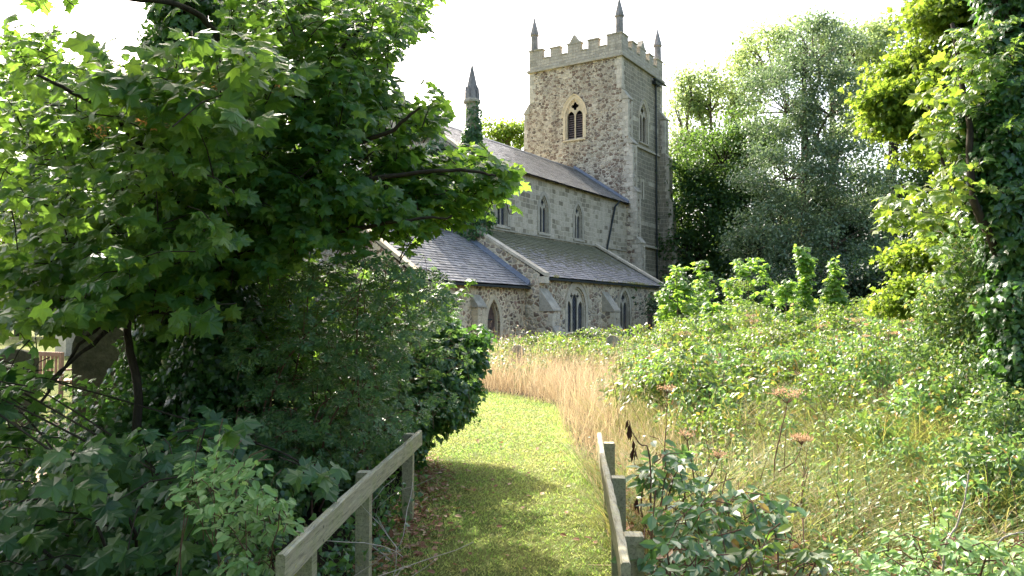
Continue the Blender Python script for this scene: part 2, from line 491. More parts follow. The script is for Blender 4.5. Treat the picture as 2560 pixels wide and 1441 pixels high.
def sheet(mb, pts): mb.add(pts, [tuple(range(len(pts)))])

def quoins(mb, u, s, du, ds, z0, z1, hh=.3, long=.5, short=.28, pr=.012):
    """alternating corner stones at vertical edge (u,s); du, ds = +-1 where the wall body lies"""
    z = z0; k = 0; rr = random.Random(int(u * 7 + s * 3))
    while z < z1 - .1:
        h = min(hh * rr.uniform(.85, 1.15), z1 - z)
        a, b = (long, short) if k % 2 else (short, long)
        a *= rr.uniform(.85, 1.1); b *= rr.uniform(.85, 1.1)
        us = sorted((u - du * pr, u + du * a)); ss = sorted((s - ds * pr, s + ds * b))
        mb.box(us[0], us[1], ss[0], ss[1], z + .008, z + h - .008)
        z += h; k += 1

# ---------- tower
TU0, TU1, TS0, TS1, TZ = 46.2, 53.4, 20.9, 27.95, 18.9
FEt = FE(TU0); FNt = FN(TS0)
mb = CB()
eh = arch(24.4, 13.8, 15.35, .68, 1.2); nh = arch(49.85, 13.8, 15.35, .68, 1.2)
panel(mb, FEt, [(TS0, .2), (TS1, .2), (TS1, TZ), (TS0, TZ)], [eh], 0, .5)
mb.mat(1)
slit = [(49.45, 9.9), (49.62, 9.9), (49.62, 11.0), (49.45, 11.0)]
panel(mb, FNt, [(TU0, .2), (TU1, .2), (TU1, TZ), (TU0, TZ)], [nh, slit], 0, .5)
sheet(mb, [(TU1, TS0, .2), (TU1, TS1, .2), (TU1, TS1, TZ), (TU1, TS0, TZ)])
sheet(mb, [(TU0, TS1, .2), (TU1, TS1, .2), (TU1, TS1, TZ), (TU0, TS1, TZ)])
sheet(mb, [(TU0 + .3, TS0 + .3, TZ - .1), (TU1 - .3, TS0 + .3, TZ - .1), (TU1 - .3, TS1 - .3, TZ - .1), (TU0 + .3, TS1 - .3, TZ - .1)])
mb.mat(2); panel(mb, FNt, slit, (), .45)
# slit surround and pale bands, string courses
mb.mat(3)
for a0, a1, z0, z1 in ((49.22, 49.45, 9.8, 11.2), (49.62, 49.85, 9.8, 11.2), (49.45, 49.62, 11.0, 11.2)):
    mb.box(a0, a1, TS0 - .015, TS0 + .1, z0, z1)
rr = random.Random(4)
for zb in (8.0, 10.9, 4.6, 15.0):
    u = TU0 + .8
    while u < TU1 - .9:
        w_ = rr.uniform(.5, .9); u2 = min(u + w_, TU1 - .8)
        if abs(u - 49.6) > .9 or zb in (8.0, 4.6): mb.box(u + .01, u2 - .01, TS0 - .012, TS0 + .1, zb, zb + .3)
        u = u2
for zs_, pr in ((6.55, .16), (13.3, .13)):
    mb.hexa([(TU0 + .7, TS0 - pr, zs_ - .06), (TU1 - .7, TS0 - pr, zs_ - .06), (TU1 - .7, TS0 + .05, zs_ - .06), (TU0 + .7, TS0 + .05, zs_ - .06),
             (TU0 + .7, TS0 - pr, zs_ + .03), (TU1 - .7, TS0 - pr, zs_ + .03), (TU1 - .7, TS0 + .05, zs_ + .2), (TU0 + .7, TS0 + .05, zs_ + .2)])
tower = mb.build('tower', [M['rub_tower'], M['ash_dark'], M['dark'], M['pale']], church)

def butt(mb, u0, u1, s_in, stages, zb=.2, d=-1, q=True):
    """stepped buttress projecting towards d along s. stages = [(ztop, proj)...] from the top down"""
    for i, (zt, pr) in enumerate(stages):
        z0 = stages[i + 1][0] if i + 1 < len(stages) else zb
        prev = stages[i - 1][1] if i else 0.0
        sl_ = (pr - prev) * 1.5 + .05
        so_ = s_in + d * pr; sp = s_in + d * prev * .999
        mb.mat(0); 
        a, b = sorted((s_in - d * .05, so_))
        mb.box(u0, u1, a, b, z0, zt - sl_)
        mb.mat(1)
        e = .05
        mb.hexa([(u0 - e, so_ + d * e, zt - sl_), (u1 + e, so_ + d * e, zt - sl_), (u1 + e, sp, zt - sl_), (u0 - e, sp, zt - sl_),
                 (u0 - e, so_ + d * e, zt - sl_ + .07), (u1 + e, so_ + d * e, zt - sl_ + .07), (u1 + e, sp, zt), (u0 - e, sp, zt)])
        if prev > 0:
            mb.mat(0); a, b = sorted((s_in - d * .04, sp)); mb.box(u0 + .003, u1 - .003, a, b, zt - sl_ + .002, zt + .02)
        if q:
            mb.mat(2)
            quoins(mb, u0, so_, 1, -d, z0, zt - sl_, .27, .3, .22)
            quoins(mb, u1, so_, -1, -d, z0, zt - sl_, .27, .3, .22)
TST = [(16.7, .45), (13.5, .75), (10.2, 1.0), (6.9, 1.28)]
for u0, mm in ((TU0 + .002, 'rub_tower'), (TU1 - .75, 'ash_dark')):
    mb = CB(); butt(mb, u0, u0 + .72, TS0, TST); mb.build('buttress', [M[mm], M['weath'], M['quoin']], tower)
mb = CB(); butt(mb, TU0 + .002, TU0 + .72, TS1, TST, d=1); mb.build('buttress', [M['rub_tower'], M['weath'], M['quoin']], tower)
mb = CB()
for zt, pr in TST:      # west-projecting buttress seen in silhouette
    pass
zt = [16.2, 13.0, 9.7, 6.4, .2]; prj = [.35, .6, .85, 1.1]
for i in range(4):
    mb.mat(0); mb.box(TU1 - .05, TU1 + prj[i], TS0 + .02, TS0 + .75, zt[i + 1], zt[i] - .4)
    pv = TU1 + (prj[i - 1] if i else 0)
    mb.mat(0); mb.box(TU1 - .04, pv - .002, TS0 + .023, TS0 + .747, zt[i] - .41, zt[i] + .01)
    mb.mat(1); mb.hexa([(TU1 + prj[i] + .04, TS0 - .03, zt[i] - .4), (TU1 + prj[i] + .04, TS0 + .8, zt[i] - .4), (TU1, TS0 + .8, zt[i] - .4), (TU1, TS0 - .03, zt[i] - .4),
                        (TU1 + prj[i] + .04, TS0 - .03, zt[i] - .33), (TU1 + prj[i] + .04, TS0 + .8, zt[i] - .33), (pv, TS0 + .8, zt[i]), (pv, TS0 - .03, zt[i])])
    mb.mat(2); quoins(mb, TU1 + prj[i], TS0 + .02, -1, 1, zt[i + 1], zt[i] - .4, .27, .3, .2)
mb.build('buttress', [M['ash_dark'], M['weath'], M['quoin']], tower)
for q_ in ((TU0, TS0, 1, 1, 16.75), (TU0, TS1, 1, -1, 16.75), (TU1, TS0, -1, 1, 16.3)):
    mb = CB(); quoins(mb, *q_, TZ, .3, .36, .46); mb.build('quoins', [M['quoin']], tower)
mb = CB()
# long run of quoins on the buttress' east side
z = .6; k = 0
while z < 16.3:
    pr = [p for t_, p in TST if z < t_ - .3]
    so_ = TS0 - (pr[-1] if pr else .45)
    so_ = TS0 - max([p for t_, p in TST if z + .3 < t_] or [.45])
    mb.box(TU0 - .012, TU0 + .1, so_ + .225, so_ + (.62 if k % 2 else .42), z, z + .26); z += .29; k += 1
mb.build('quoins', [M['quoin']], tower)

# parapet
mb = CB()
T = .35
def merlon_run(mb, horiz, a0, a1, base, flip):
    """battlements along u (horiz) or s"""
    spans = [(0, 1.05, 0), (1.7, 2.45, 0), (3.0, 4.0, 1), (4.6, 5.35, 0), (6.0, 7.05, 0)]
    k = (a1 - a0) / 7.05
    def bx(p0, p1, z0, z1, ex=0.0):
        if horiz: mb.box(p0, p1, base - ex, base + T + ex, z0, z1)
        else: mb.box(base - ex, base + T + ex, p0, p1, z0, z1)
    mb.mat(0); bx(a0 + (.0 if horiz else T + .001), a1 - (0 if horiz else T + .001), TZ + .06, 19.72)
    for x0, x1, g in spans:
        p0, p1 = a0 + x0 * k, a0 + x1 * k
        if not horiz: p0 = max(p0, a0 + T + .001); p1 = min(p1, a1 - T - .001)
        zt = 20.38 if x0 in (0, 6.0) else 20.3
        mb.mat(0); bx(p0, p1, 19.72, zt)
        mb.mat(1)
        if g:
            c = (p0 + p1) / 2
            pts = [(p0 - .05, zt), (p1 + .05, zt), (p1 + .05, zt + .1), (p1 - .16, zt + .12), (c, zt + .66), (p0 + .16, zt + .12), (p0 - .05, zt + .1)]
            fr = FN(base - .03) if horiz else FE(base - .03)
            plate(mb, fr, pts, [], 0, T + .06)
            n = len(pts); panel(mb, fr, pts, (), T + .06)
        else: bx(p0 - .05, p1 + .05, zt, zt + .09, .05)
    mb.mat(1)
    for (x0, x1, _), (y0, y1, _) in zip(spans[:-1], spans[1:]):
        bx(a0 + x1 * k + .051, a0 + y0 * k - .051, 19.72, 19.80, .04)
merlon_run(mb, False, TS0 - .02, TS1 + .02, TU0 - .03, 0)
merlon_run(mb, True, TU0 - .03, TU1 + .03, TS0 - .02, 0)
merlon_run(mb, False, TS0 - .02, TS1 + .02, TU1 - T + .03, 0)
merlon_run(mb, True, TU0 - .03, TU1 + .03, TS1 - T + .02, 0)
mb.mat(1)
e = .16
for (a, b, c, d) in ((TU0 - e, TU1 + e, TS0 - e, TS0 + .1), (TU0 - e, TU0 + .1, TS0 + .1, TS1 - .1), (TU0 - e, TU1 + e, TS1 - .1, TS1 + e), (TU1 - .1, TU1 + e, TS0 + .1, TS1 - .1)):
    mb.box(a, b, c, d, TZ - .05, TZ + .08); mb.box(a + .06, b - .06, c + .06, d - (.06 if d - c < 1 else 0), TZ + .08, TZ + .15)
mb.build('parapet', [M['ash_para'], M['weath']], tower)
for (u, s) in ((46.45, 21.15), (46.45, 27.7), (53.15, 21.15), (53.15, 27.7)):
    mb = CB()
    def octa(r, z): return [(u + r * math.cos(R(22.5 + 45 * i)), s + r * math.sin(R(22.5 + 45 * i)), z) for i in range(8)]
    def sq(r, z): return [(u - r, s - r, z), (u + r, s - r, z), (u + r, s + r, z), (u - r, s + r, z)]
    def loft(A, B): n = len(A); mb.add(A + B, [(i, (i + 1) % n, n + (i + 1) % n, n + i) for i in range(n)])
    loft(octa(.27, 20.3), octa(.25, 21.55)); loft(octa(.25, 21.52), octa(.33, 21.58)); loft(octa(.33, 21.58), octa(.32, 21.68)); loft(octa(.32, 21.68), octa(.05, 22.78))
    loft(octa(.05, 22.78), octa(.02, 22.9))
    mb.build('pinnacle', [M['spire']], tower)
window('belfry_window', FEt, 24.4, 13.8, 15.35, .68, 1.2, 2, tower, M['yellow'], 'louvre')
window('belfry_window', FNt, 49.85, 13.8, 15.35, .68, 1.2, 2, tower, M['pale'], 'louvre')
# down pipe on the tower
def tube_pts(P, rad, sides=8, closed=False):
    P = np.asarray(P, float); n = len(P); rad = np.broadcast_to(np.asarray(rad, float), (n,))
    T_ = np.gradient(P, axis=0); T_ /= np.linalg.norm(T_, axis=1)[:, None] + 1e-9
    up = np.array((0.01, .02, 1.0)) if abs(T_[0, 2]) < .9 else np.array((1.0, 0.03, 0.0))
    A = np.cross(T_, up); A /= np.linalg.norm(A, axis=1)[:, None] + 1e-9; B = np.cross(T_, A)
    an = np.linspace(0, 2 * np.pi, sides, endpoint=False)
    V = P[:, None, :] + rad[:, None, None] * (np.cos(an)[None, :, None] * A[:, None, :] + np.sin(an)[None, :, None] * B[:, None, :])
    i = np.arange(n - 1)[:, None] * sides; j = np.arange(sides)[None, :]; j2 = (j + 1) % sides
    F = np.stack([i + j, i + j2, i + sides + j2, i + sides + j], -1).reshape(-1, 4)
    return V.reshape(-1, 3), F
class Tubes:
    def __init__(s): s.V = []; s.F = []; s.n = 0
    def add(s, P, rad, sides=6):
        V, F = tube_pts(P, rad, sides); s.V.append(V); s.F.append(F + s.n); s.n += len(V)
    def build(s, name, mat, parent=None, loc=(0, 0, 0), smooth=True):
        return np_mesh(name, np.concatenate(s.V) - np.array(loc), np.concatenate(s.F), mat, parent, smooth)
tb = Tubes(); CHv = np.array(CH)
tb.add([(51.85, TS0 - .12, z) for z in (3.4, 8, 13, 18.3)], .065, 8)
for z in (5.2, 7.5, 9.8, 12.1, 14.4, 16.7): tb.add([(51.85, TS0 - .12, z), (51.85, TS0 - .12, z + .12)], .085, 8)
tb.build('drainpipe', M['iron'], tower, CHv)
mb = CB(); mb.box(51.4, 52.3, TS0 - .3, TS0 - .02, 18.3, 18.55); mb.box(51.2, 53.3, TS0 - .36, TS0 - .165, 18.56, 18.66)
mb.build('rain_hopper', [M['iron']], tower)

# ---------- nave
NU0, NU1, NS0, NS1 = 28.3, 46.2, 20.6, 28.2
EAVE, RIDGE, RS = 9.08, 11.7, 24.4
mb = CB()
cw = [31.45, 35.5, 39.45]
panel(mb, FN(NS0), [(NU0, .2), (NU1, .2), (NU1, EAVE), (NU0, EAVE)], [arch(c, 6.2, 7.35, .46, .85) for c in cw], 0, .3)
mb.mat(1)
gab = [(NS0, .2), (NS1, .2), (NS1, EAVE), (RS, RIDGE + .15), (NS0, EAVE)]
panel(mb, FE(NU0), gab)
panel(mb, FE(NU0 + .5), gab)
mb.mat(0); sheet(mb, [(NU0, NS1, .2), (NU1, NS1, .2), (NU1, NS1, EAVE), (NU0, NS1, EAVE)])
sheet(mb, [(NU0, NS1 + .2, EAVE - .03), (NU1, NS1 + .2, EAVE - .03), (NU1, RS, RIDGE - .05), (NU0, RS, RIDGE - .05)])
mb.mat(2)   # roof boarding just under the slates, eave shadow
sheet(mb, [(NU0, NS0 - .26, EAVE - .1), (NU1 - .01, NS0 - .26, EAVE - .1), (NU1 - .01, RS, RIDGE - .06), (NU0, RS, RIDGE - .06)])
mb.mat(3)
mb.box(NU0 + .1, NU1 - .1, NS0 - .07, NS0 + .02, 5.92, 6.0)
nave = mb.build('nave', [M['ash_grey'], M['rub_gable'], M['dark'], M['weath']], church)
sn = (RIDGE - EAVE) / (RS - NS0 + .05)
slates('nave_roof', (NU0 + .35, NS0 - .25, EAVE - .04), (NU1, NS0 - .25, EAVE - .04), (NU0 + .35, RS, RIDGE), (NU1, RS, RIDGE), M['slate_nave'], nave, .17, .24)
mb = CB()
for k in range(40):      # ridge tiles
    a = NU0 + .3 + k * (NU1 - NU0 - .3) / 40; b = a + (NU1 - NU0 - .3) / 40 - .015
    mb.hexa([(a, RS - .16, RIDGE - .06), (b, RS - .16, RIDGE - .06), (b, RS + .16, RIDGE - .06), (a, RS + .16, RIDGE - .06), (a, RS - .02, RIDGE + .07), (b, RS - .02, RIDGE + .07), (b, RS + .02, RIDGE + .07), (a, RS + .02, RIDGE + .07)])
mb.build('ridge_tiles', [M['slate_nave']], nave)
# gable coping
mb = CB()
for s_e, d in ((NS0 - .3, 1), (NS1 + .3, -1)):
    ze = EAVE + .02 - .2 * sn
    mb.hexa([(NU0 - .08, s_e, ze), (NU0 + .4, s_e, ze), (NU0 + .4, RS, RIDGE + .12), (NU0 - .08, RS, RIDGE + .12),
             (NU0 - .08, s_e, ze + .16), (NU0 + .4, s_e, ze + .16), (NU0 + .4, RS, RIDGE + .3), (NU0 - .08, RS, RIDGE + .3)])
mb.build('gable_coping', [M['pale']], nave)
for c in cw:
    window('clerestory_window', FN(NS0), c, 6.2, 7.35, .46, .85, 2, nave, M['weath'], 'glass', .22, .3, False)
# pipe on the clerestory wall and lead flashing along the tower
tb = Tubes(); tb.add([(44.45, NS0 - .3, 8.95), (44.2, NS0 - .12, 8.6), (43.0, NS0 - .1, 5.75)], .06, 8)
tb.build('drainpipe', M['iron'], nave, CHv)
mb = CB()
mb.hexa([(NU1 - .2, NS0 - .2, EAVE + .0), (NU1 - .003, NS0 - .2, EAVE + .0), (NU1 - .003, RS, RIDGE + .05), (NU1 - .2, RS, RIDGE + .05),
         (NU1 - .2, NS0 - .2, EAVE + .08), (NU1 - .003, NS0 - .2, EAVE + .2), (NU1 - .003, RS, RIDGE + .26), (NU1 - .2, RS, RIDGE + .1)])
mb.build('lead_flashing', [M['lead']], nave)

# ---------- north aisle
AU0, AU1, AS0 = 28.25, 41.85, 16.6
AE, AT = 3.46, 5.86
mb = CB()
panel(mb, FN(AS0), [(AU0, .2), (AU1, .2), (AU1, AE), (AU0, AE)],
      [arch(31.6, 1.0, 2.15, .9, .95), arch(36.95, .9, 2.2, .6, .9), arch(40.5, .4, 2.2, .62, .9)], 0, .32)
panel(mb, FE(AU0), [(AS0, .2), (NS0, .2), (NS0, AT + .12), (AS0, AE + .1)])
panel(mb, FE(AU1), [(AS0, .2), (NS0, .2), (NS0, AT + .12), (AS0, AE + .1)])
mb.mat(1)
sheet(mb, [(AU0, AS0 - .2, AE - .1), (AU1, AS0 - .2, AE - .1), (AU1, NS0, AT - .06), (AU0, NS0, AT - .06)])
aisle = mb.build('north_aisle', [M['rub_aisle'], M['dark']], church)
slates('aisle_roof', (AU0 + .3, AS0 - .2, AE - .02), (AU1 - .1, AS0 - .2, AE - .02), (AU0 + .3, NS0, AT), (AU1 - .1, NS0, AT), M['slate_aisle'], aisle, .22, .3, .02)
for a, b in ((AU0 - .06, AU0 + .36), (AU1 - .3, AU1 + .08)):
    mb = CB()
    z0 = AE + .0; z1 = AT + .1
    n = 6
    for k in range(n):
        t0_, t1_ = k / n, (k + .985) / n
        s0_, s1_ = AS0 - .28 + (NS0 - AS0 + .28) * t0_, AS0 - .28 + (NS0 - AS0 + .28) * t1_
        za, zb_ = z0 + (z1 - z0) * t0_, z0 + (z1 - z0) * t1_
        mb.hexa([(a, s0_, za), (b, s0_, za), (b, s1_, zb_), (a, s1_, zb_), (a, s0_, za + .14), (b, s0_, za + .14), (b, s1_, zb_ + .14), (a, s1_, zb_ + .14)])
    if a < 30: mb.box(AU0 - .1, AU0 + .36, AS0 - .27, AS0 + .0, AE - .3, AE - .02)
    mb.build('coping', [M['pale']], aisle)
window('aisle_window', FN(AS0), 31.6, 1.0, 2.15, .9, .95, 3, aisle, M['pale'], 'glass', .22, .32)
window('aisle_window', FN(AS0), 36.95, .9, 2.2, .6, .9, 2, aisle, M['pale'], 'glass', .2, .32)
mb = CB(); fr = FN(AS0)
ribbon(mb, fr, arch_curve(40.5, 2.2, .62, .9, 10, .4), .22, -.03, .1, 1); mb.mat(1)
panel(mb, fr, arch(40.5, .4, 2.2, .62, .9), (), .25)
for k in range(5): mb.box(40.5 - .6 + k * .24, 40.5 - .6 + k * .24 + .22, AS0 + .2, AS0 + .245, .4, 2.2 + (.3 if k in (0, 4) else .7))
tag(mb.build('door', [M['yellow'], M['door']], aisle), 'brown plank door in pointed stone arch near the aisle end')
for u0 in (AU0 + .0, 34.3):
    mb = CB(); butt(mb, u0 + .003, u0 + .62, AS0, [(2.95, .62), (1.35, 1.15)], .1, -1, True)
    mb.build('buttress', [M['rub_aisle'], M['weath'], M['pale']], aisle)
mb = CB(); mb.box(AU0 + .3, AU1, AS0 - .27, AS0 - .17, AE - .15, AE - .06)
mb.build('gutter', [M['iron']], aisle)

# ---------- vestry
VU0, VU1, VS0 = 20.95, 28.2, 17.3
VE, VT = 3.08, 5.65
CS0 = 20.9
mb = CB()
panel(mb, FN(VS0), [(VU0, .2), (VU1, .2), (VU1, VE), (VU0, VE)], [arch(25.78, .35, 1.45, .46, 1.0), arch(22.9, 1.2, 2.0, .36, .55)], 0, .3)
panel(mb, FE(VU0), [(VS0, .2), (CS0, .2), (CS0, VT), (VS0, VE)])
mb.mat(1)
sheet(mb, [(VU0 + .1, VS0 - .22, VE - .09), (VU1, VS0 - .22, VE - .09), (VU1, CS0, VT - .06), (VU0 + .1, CS0, VT - .06)])
vestry = mb.build('vestry', [M['rub_vestry'], M['dark']], church)
slates('vestry_roof', (VU0 + .2, VS0 - .24, VE - .02), (VU1, VS0 - .24, VE - .02), (VU0 + .2, CS0, VT), (VU1, CS0, VT), M['slate_vestry'], vestry, .2, .34, .016)
mb = CB()
mb.hexa([(VU0 - .08, VS0 - .28, VE - .03), (VU0 + .26, VS0 - .28, VE - .03), (VU0 + .26, CS0, VT + .0), (VU0 - .08, CS0, VT + .0),
         (VU0 - .08, VS0 - .28, VE + .12), (VU0 + .26, VS0 - .28, VE + .12), (VU0 + .26, CS0, VT + .15), (VU0 - .08, CS0, VT + .15)])
mb.build('coping', [M['yellow']], vestry)
mb = CB()
for k in range(10):
    t0_, t1_ = k / 10, (k + .99) / 10
    def q(t): return VS0 - .24 + (CS0 - VS0 + .24) * t, VE + .0 + (VT - VE) * t
    (s0_, za), (s1_, zb_) = q(t0_), q(t1_)
    mb.hexa([(VU1 - .16, s0_, za), (AU0 - .004, s0_, za), (AU0 - .004, s1_, zb_), (VU1 - .16, s1_, zb_), (VU1 - .16, s0_, za + .04), (AU0 - .004, s0_, za + .2), (AU0 - .004, s1_, zb_ + .2), (VU1 - .16, s1_, zb_ + .04)])
mb.build('lead_flashing', [M['lead']], vestry)
mb = CB(); fr = FN(VS0)
ribbon(mb, fr, arch_curve(25.78, 1.45, .46, 1.0, 10, .35), .2, -.02, .12, 1)
ribbon(mb, fr, arch_curve(25.78, 1.45, .40, .94, 10, .35), .06, .1, .25, 1)
mb.mat(1); panel(mb, fr, arch(25.78, .35, 1.45, .46, 1.0), (), .27)
for k in range(5): mb.box(25.78 - .45 + k * .18, 25.78 - .45 + k * .18 + .165, VS0 + .22, VS0 + .265, .35, 1.45 + (.45, .75, .9, .75, .45)[k])
mb.mat(2)
for z in (.8, 1.6): mb.box(25.4, 26.0, VS0 + .205, VS0 + .22, z, z + .05)
tag(mb.build('door', [M['yellow'], M['door'], M['iron']], vestry), 'narrow dark plank door in pale pointed arch under low slate roof')
window('vestry_window', fr, 22.9, 1.2, 2.0, .36, .55, 1, vestry, M['yellow'], 'glass', .22, .28, False)
mb = CB(); butt(mb, 24.25, 24.75, VS0, [(2.6, .3), (1.25, .7)], .1, -1, True)
mb.build('buttress', [M['rub_vestry'], M['weath'], M['yellow']], vestry)
mb = CB(); mb.box(VU0 + .2, VU1, VS0 - .3, VS0 - .2, VE - .16, VE - .07)
mb.build('gutter', [M['iron']], vestry)

# ---------- chancel
CU0, CE, CR = 15.4, 5.8, 9.2
mb = CB()
panel(mb, FN(CS0), [(CU0, .2), (NU0, .2), (NU0, CE), (CU0, CE)], [arch(18.2, 1.9, 3.4, .6, 1.0)], 0, .3)
panel(mb, FE(CU0), [(CS0, .2), (27.9, .2), (27.9, CE), (24.4, CR), (CS0, CE)], [arch(24.4, 2.2, 4.2, 1.3, 1.9)], 0, .4)
sheet(mb, [(CU0, 27.9, .2), (NU0, 27.9, .2), (NU0, 27.9, CE), (CU0, 27.9, CE)])
mb.mat(1); sheet(mb, [(CU0 + .1, CS0 - .2, CE - .1), (NU0, CS0 - .2, CE - .1), (NU0, 24.4, CR - .06), (CU0 + .1, 24.4, CR - .06)])
sheet(mb, [(CU0 + .1, 28.1, CE - .1), (NU0, 28.1, CE - .1), (NU0, 24.4, CR - .03), (CU0 + .1, 24.4, CR - .03)])
chancel = mb.build('chancel', [M['rub_gable'], M['dark']], church)
slates('chancel_roof', (CU0 + .3, CS0 - .22, CE - .04), (NU0 - .01, CS0 - .22, CE - .04), (CU0 + .3, 24.4, CR), (NU0 - .01, 24.4, CR), M['slate_vestry'], chancel, .22, .32)
for c in (18.2,): window('chancel_window', FN(CS0), c, 1.9, 3.4, .6, 1.0, 2, chancel, M['yellow'], 'glass', .2, .3)
window('chancel_window', FE(CU0), 24.4, 2.2, 4.2, 1.3, 1.9, 3, chancel, M['yellow'], 'glass', .22, .3)
mb = CB()
for s_e in (CS0 - .3, 28.2):
    mb.hexa([(CU0 - .1, s_e, CE - .1), (CU0 + .35, s_e, CE - .1), (CU0 + .35, 24.4, CR + .05), (CU0 - .1, 24.4, CR + .05), (CU0 - .1, s_e, CE + .1), (CU0 + .35, s_e, CE + .1), (CU0 + .35, 24.4, CR + .25), (CU0 - .1, 24.4, CR + .25)])
mb.build('gable_coping', [M['pale']], chancel)
mb = CB(); butt(mb, CU0 - .35, CU0 + .35, CS0, [(3.7, .7), (2.0, 1.2)], .1, -1, True)
mb.build('buttress', [M['yellow'], M['pale'], M['yellow']], chancel)
mb = CB(); mb.box(CU0 - .75, CU0 - .002, 27.25, 27.95, .2, 3.3); mb.box(CU0 - 1.2, CU0 - .752, 27.252, 27.948, .2, 1.9)
mb.mat(1); mb.hexa([(CU0 - .8, 27.2, 3.302), (CU0 - .004, 27.2, 3.302), (CU0 - .004, 28.0, 3.302), (CU0 - .8, 28.0, 3.302), (CU0 - .8, 27.2, 3.42), (CU0 - .004, 27.2, 4.2), (CU0 - .004, 28.0, 4.2), (CU0 - .8, 28.0, 3.42)])
mb.hexa([(CU0 - 1.25, 27.2, 1.902), (CU0 - .754, 27.2, 1.902), (CU0 - .754, 28.0, 1.902), (CU0 - 1.25, 28.0, 1.902), (CU0 - 1.25, 27.2, 2.0), (CU0 - .754, 27.2, 2.5), (CU0 - .754, 28.0, 2.5), (CU0 - 1.25, 28.0, 2.0)])
mb.build('buttress', [M['pale'], M['weath']], chancel)

# ---------- stair turret with spirelet
mb = CB(); u, s = 28.75, 20.5
def octa(r, z, rot=22.5): return [(u + r * math.cos(R(rot + 45 * i)), s + r * math.sin(R(rot + 45 * i)), z) for i in range(8)]
def loft(A, B): n = len(A); mb.add(A + B, [(i, (i + 1) % n, n + (i + 1) % n, n + i) for i in range(n)])
for r0, z0, r1, z1 in ((.75, .2, .72, 8.2), (.72, 8.2, .38, 9.3), (.38, 9.3, .31, 11.55), (.31, 11.5, .42, 11.58), (.42, 11.58, .42, 11.68), (.42, 11.68, .36, 11.74)): loft(octa(r0, z0), octa(r1, z1))
mb.mat(1)
loft(octa(.35, 11.74), octa(.27, 12.25)); loft(octa(.27, 12.25), octa(.02, 13.4))
for i in range(8):      # small gablets round the foot of the spirelet
    t = R(45 * i); c, sn_ = math.cos(t), math.sin(t); 
    P_ = lambda r, w_, z: (u + r * c - w_ * sn_, s + r * sn_ + w_ * c, z)
    mb.add([P_(.345, -.11, 11.74), P_(.345, .11, 11.74), P_(.33, .10, 12.0), P_(.32, 0, 12.32), P_(.33, -.10, 12.0), P_(.2, 0, 12.32)], [(0, 1, 2, 3, 4), (2, 3, 5), (3, 4, 5)])
turret = mb.build('stair_turret', [M['weath'], M['spire']], church)
# stump of the gable cross
mb = CB(); mb.box(NU0 + .05, NU0 + .25, RS - .1, RS + .1, RIDGE + .29, RIDGE + .6); mb.box(NU0 + .1, NU0 + .2, RS - .05, RS + .05, RIDGE + .6, RIDGE + .95)
mb.build('finial', [M['pale']], nave)
#### GROUND
def ground_mat():
    t = NT('churchyard_turf'); v = t.coord()
    a = t.noise(v, .8, 5, .65); b = t.noise(v, 9, 5, .75); c = t.noise(v, 70, 3, .8)
    col = t.mix(t.ramp(a.outputs[0], [(.38, 0.0), (.62, 1.0)]), (.07, .105, .02), (.14, .15, .04))
    col = t.mix(t.ramp(b.outputs[0], [(.42, 0.0), (.62, .8)]), col, (.13, .13, .04))
    col = t.mix(.8, col, t.ramp(c.outputs[0], [(.3, .5), (.7, 1.5)]), 'MULTIPLY')
    return t.finish(col, .95, c.outputs[0], .8, .03, .1)
def soil_mat():
    t = NT('leaf_litter_soil'); v = t.coord()
    b = t.noise(v, 6, 6, .75); c = t.noise(v, 50, 4, .8)
    col = t.mix(t.ramp(b.outputs[0], [(.4, 0.0), (.62, 1.0)]), (.014, .011, .007), (.045, .032, .02))
    col = t.mix(.8, col, t.ramp(c.outputs[0], [(.3, .4), (.7, 1.6)]), 'MULTIPLY')
    return t.finish(col, .95, c.outputs[0], .8, .03, .1)
M['turf'] = ground_mat(); M['soil'] = soil_mat()
def grid_sheet(name, X, Y, zoff, mat, noise=0.0):
    gx, gy = np.meshgrid(X, Y); z = ground_z(gx, gy) + zoff
    if noise: z = z + noise * (np.sin(gx * 3.1) * np.cos(gy * 2.7) + .6 * np.sin(gx * 7.3 + gy * 5.1))
    V = np.stack([gx, gy, z], -1).reshape(-1, 3); nx, ny = len(X), len(Y)
    i = np.arange(ny - 1)[:, None] * nx + np.arange(nx - 1)[None, :]; i = i.ravel()
    return np_mesh(name, V, np.stack([i, i + 1, i + nx + 1, i + nx], -1), mat, None, True)
xs = np.concatenate([np.linspace(-900, -40, 12)[:-1], np.linspace(-40, 40, 81), np.linspace(40, 900, 12)[1:]])
ys = np.concatenate([np.linspace(-300, -10, 6)[:-1], np.linspace(-10, 60, 90), np.linspace(60, 1500, 14)[1:]])
tag(grid_sheet('ground', xs, ys, -.004, M['turf']), kind='structure')
def XR(Y): return np.interp(Y, [0, 3.3, 6.9, 11.2, 14.3, 15.3, 16.6, 17.6, 30], [.35, .5, .78, .72, .72, .2, -.9, -3.5, -9])
def XL(Y): return np.interp(Y, [0, 3.3, 7.2, 8.8, 9.8, 12, 14, 40], [-1.3, -1.05, -.95, -1.0, -1.3, -3.2, -9, -20])
def strip_sheet(name, Y, fa, fb, nx, zoff, mat):
    """sheet between x = fa(Y) and x = fb(Y)"""
    Y = np.asarray(Y, float); t = np.linspace(0, 1, nx)
    a = fa(Y)[:, None]; b = fb(Y)[:, None]; gx = a + (b - a) * t[None, :]; gy = np.repeat(Y[:, None], nx, 1)
    V = np.stack([gx, gy, ground_z(gx, gy) + zoff], -1).reshape(-1, 3)
    i = (np.arange(len(Y) - 1)[:, None] * nx + np.arange(nx - 1)[None, :]).ravel()
    return np_mesh(name, V, np.stack([i, i + 1, i + nx + 1, i + nx], -1), mat, None, True)
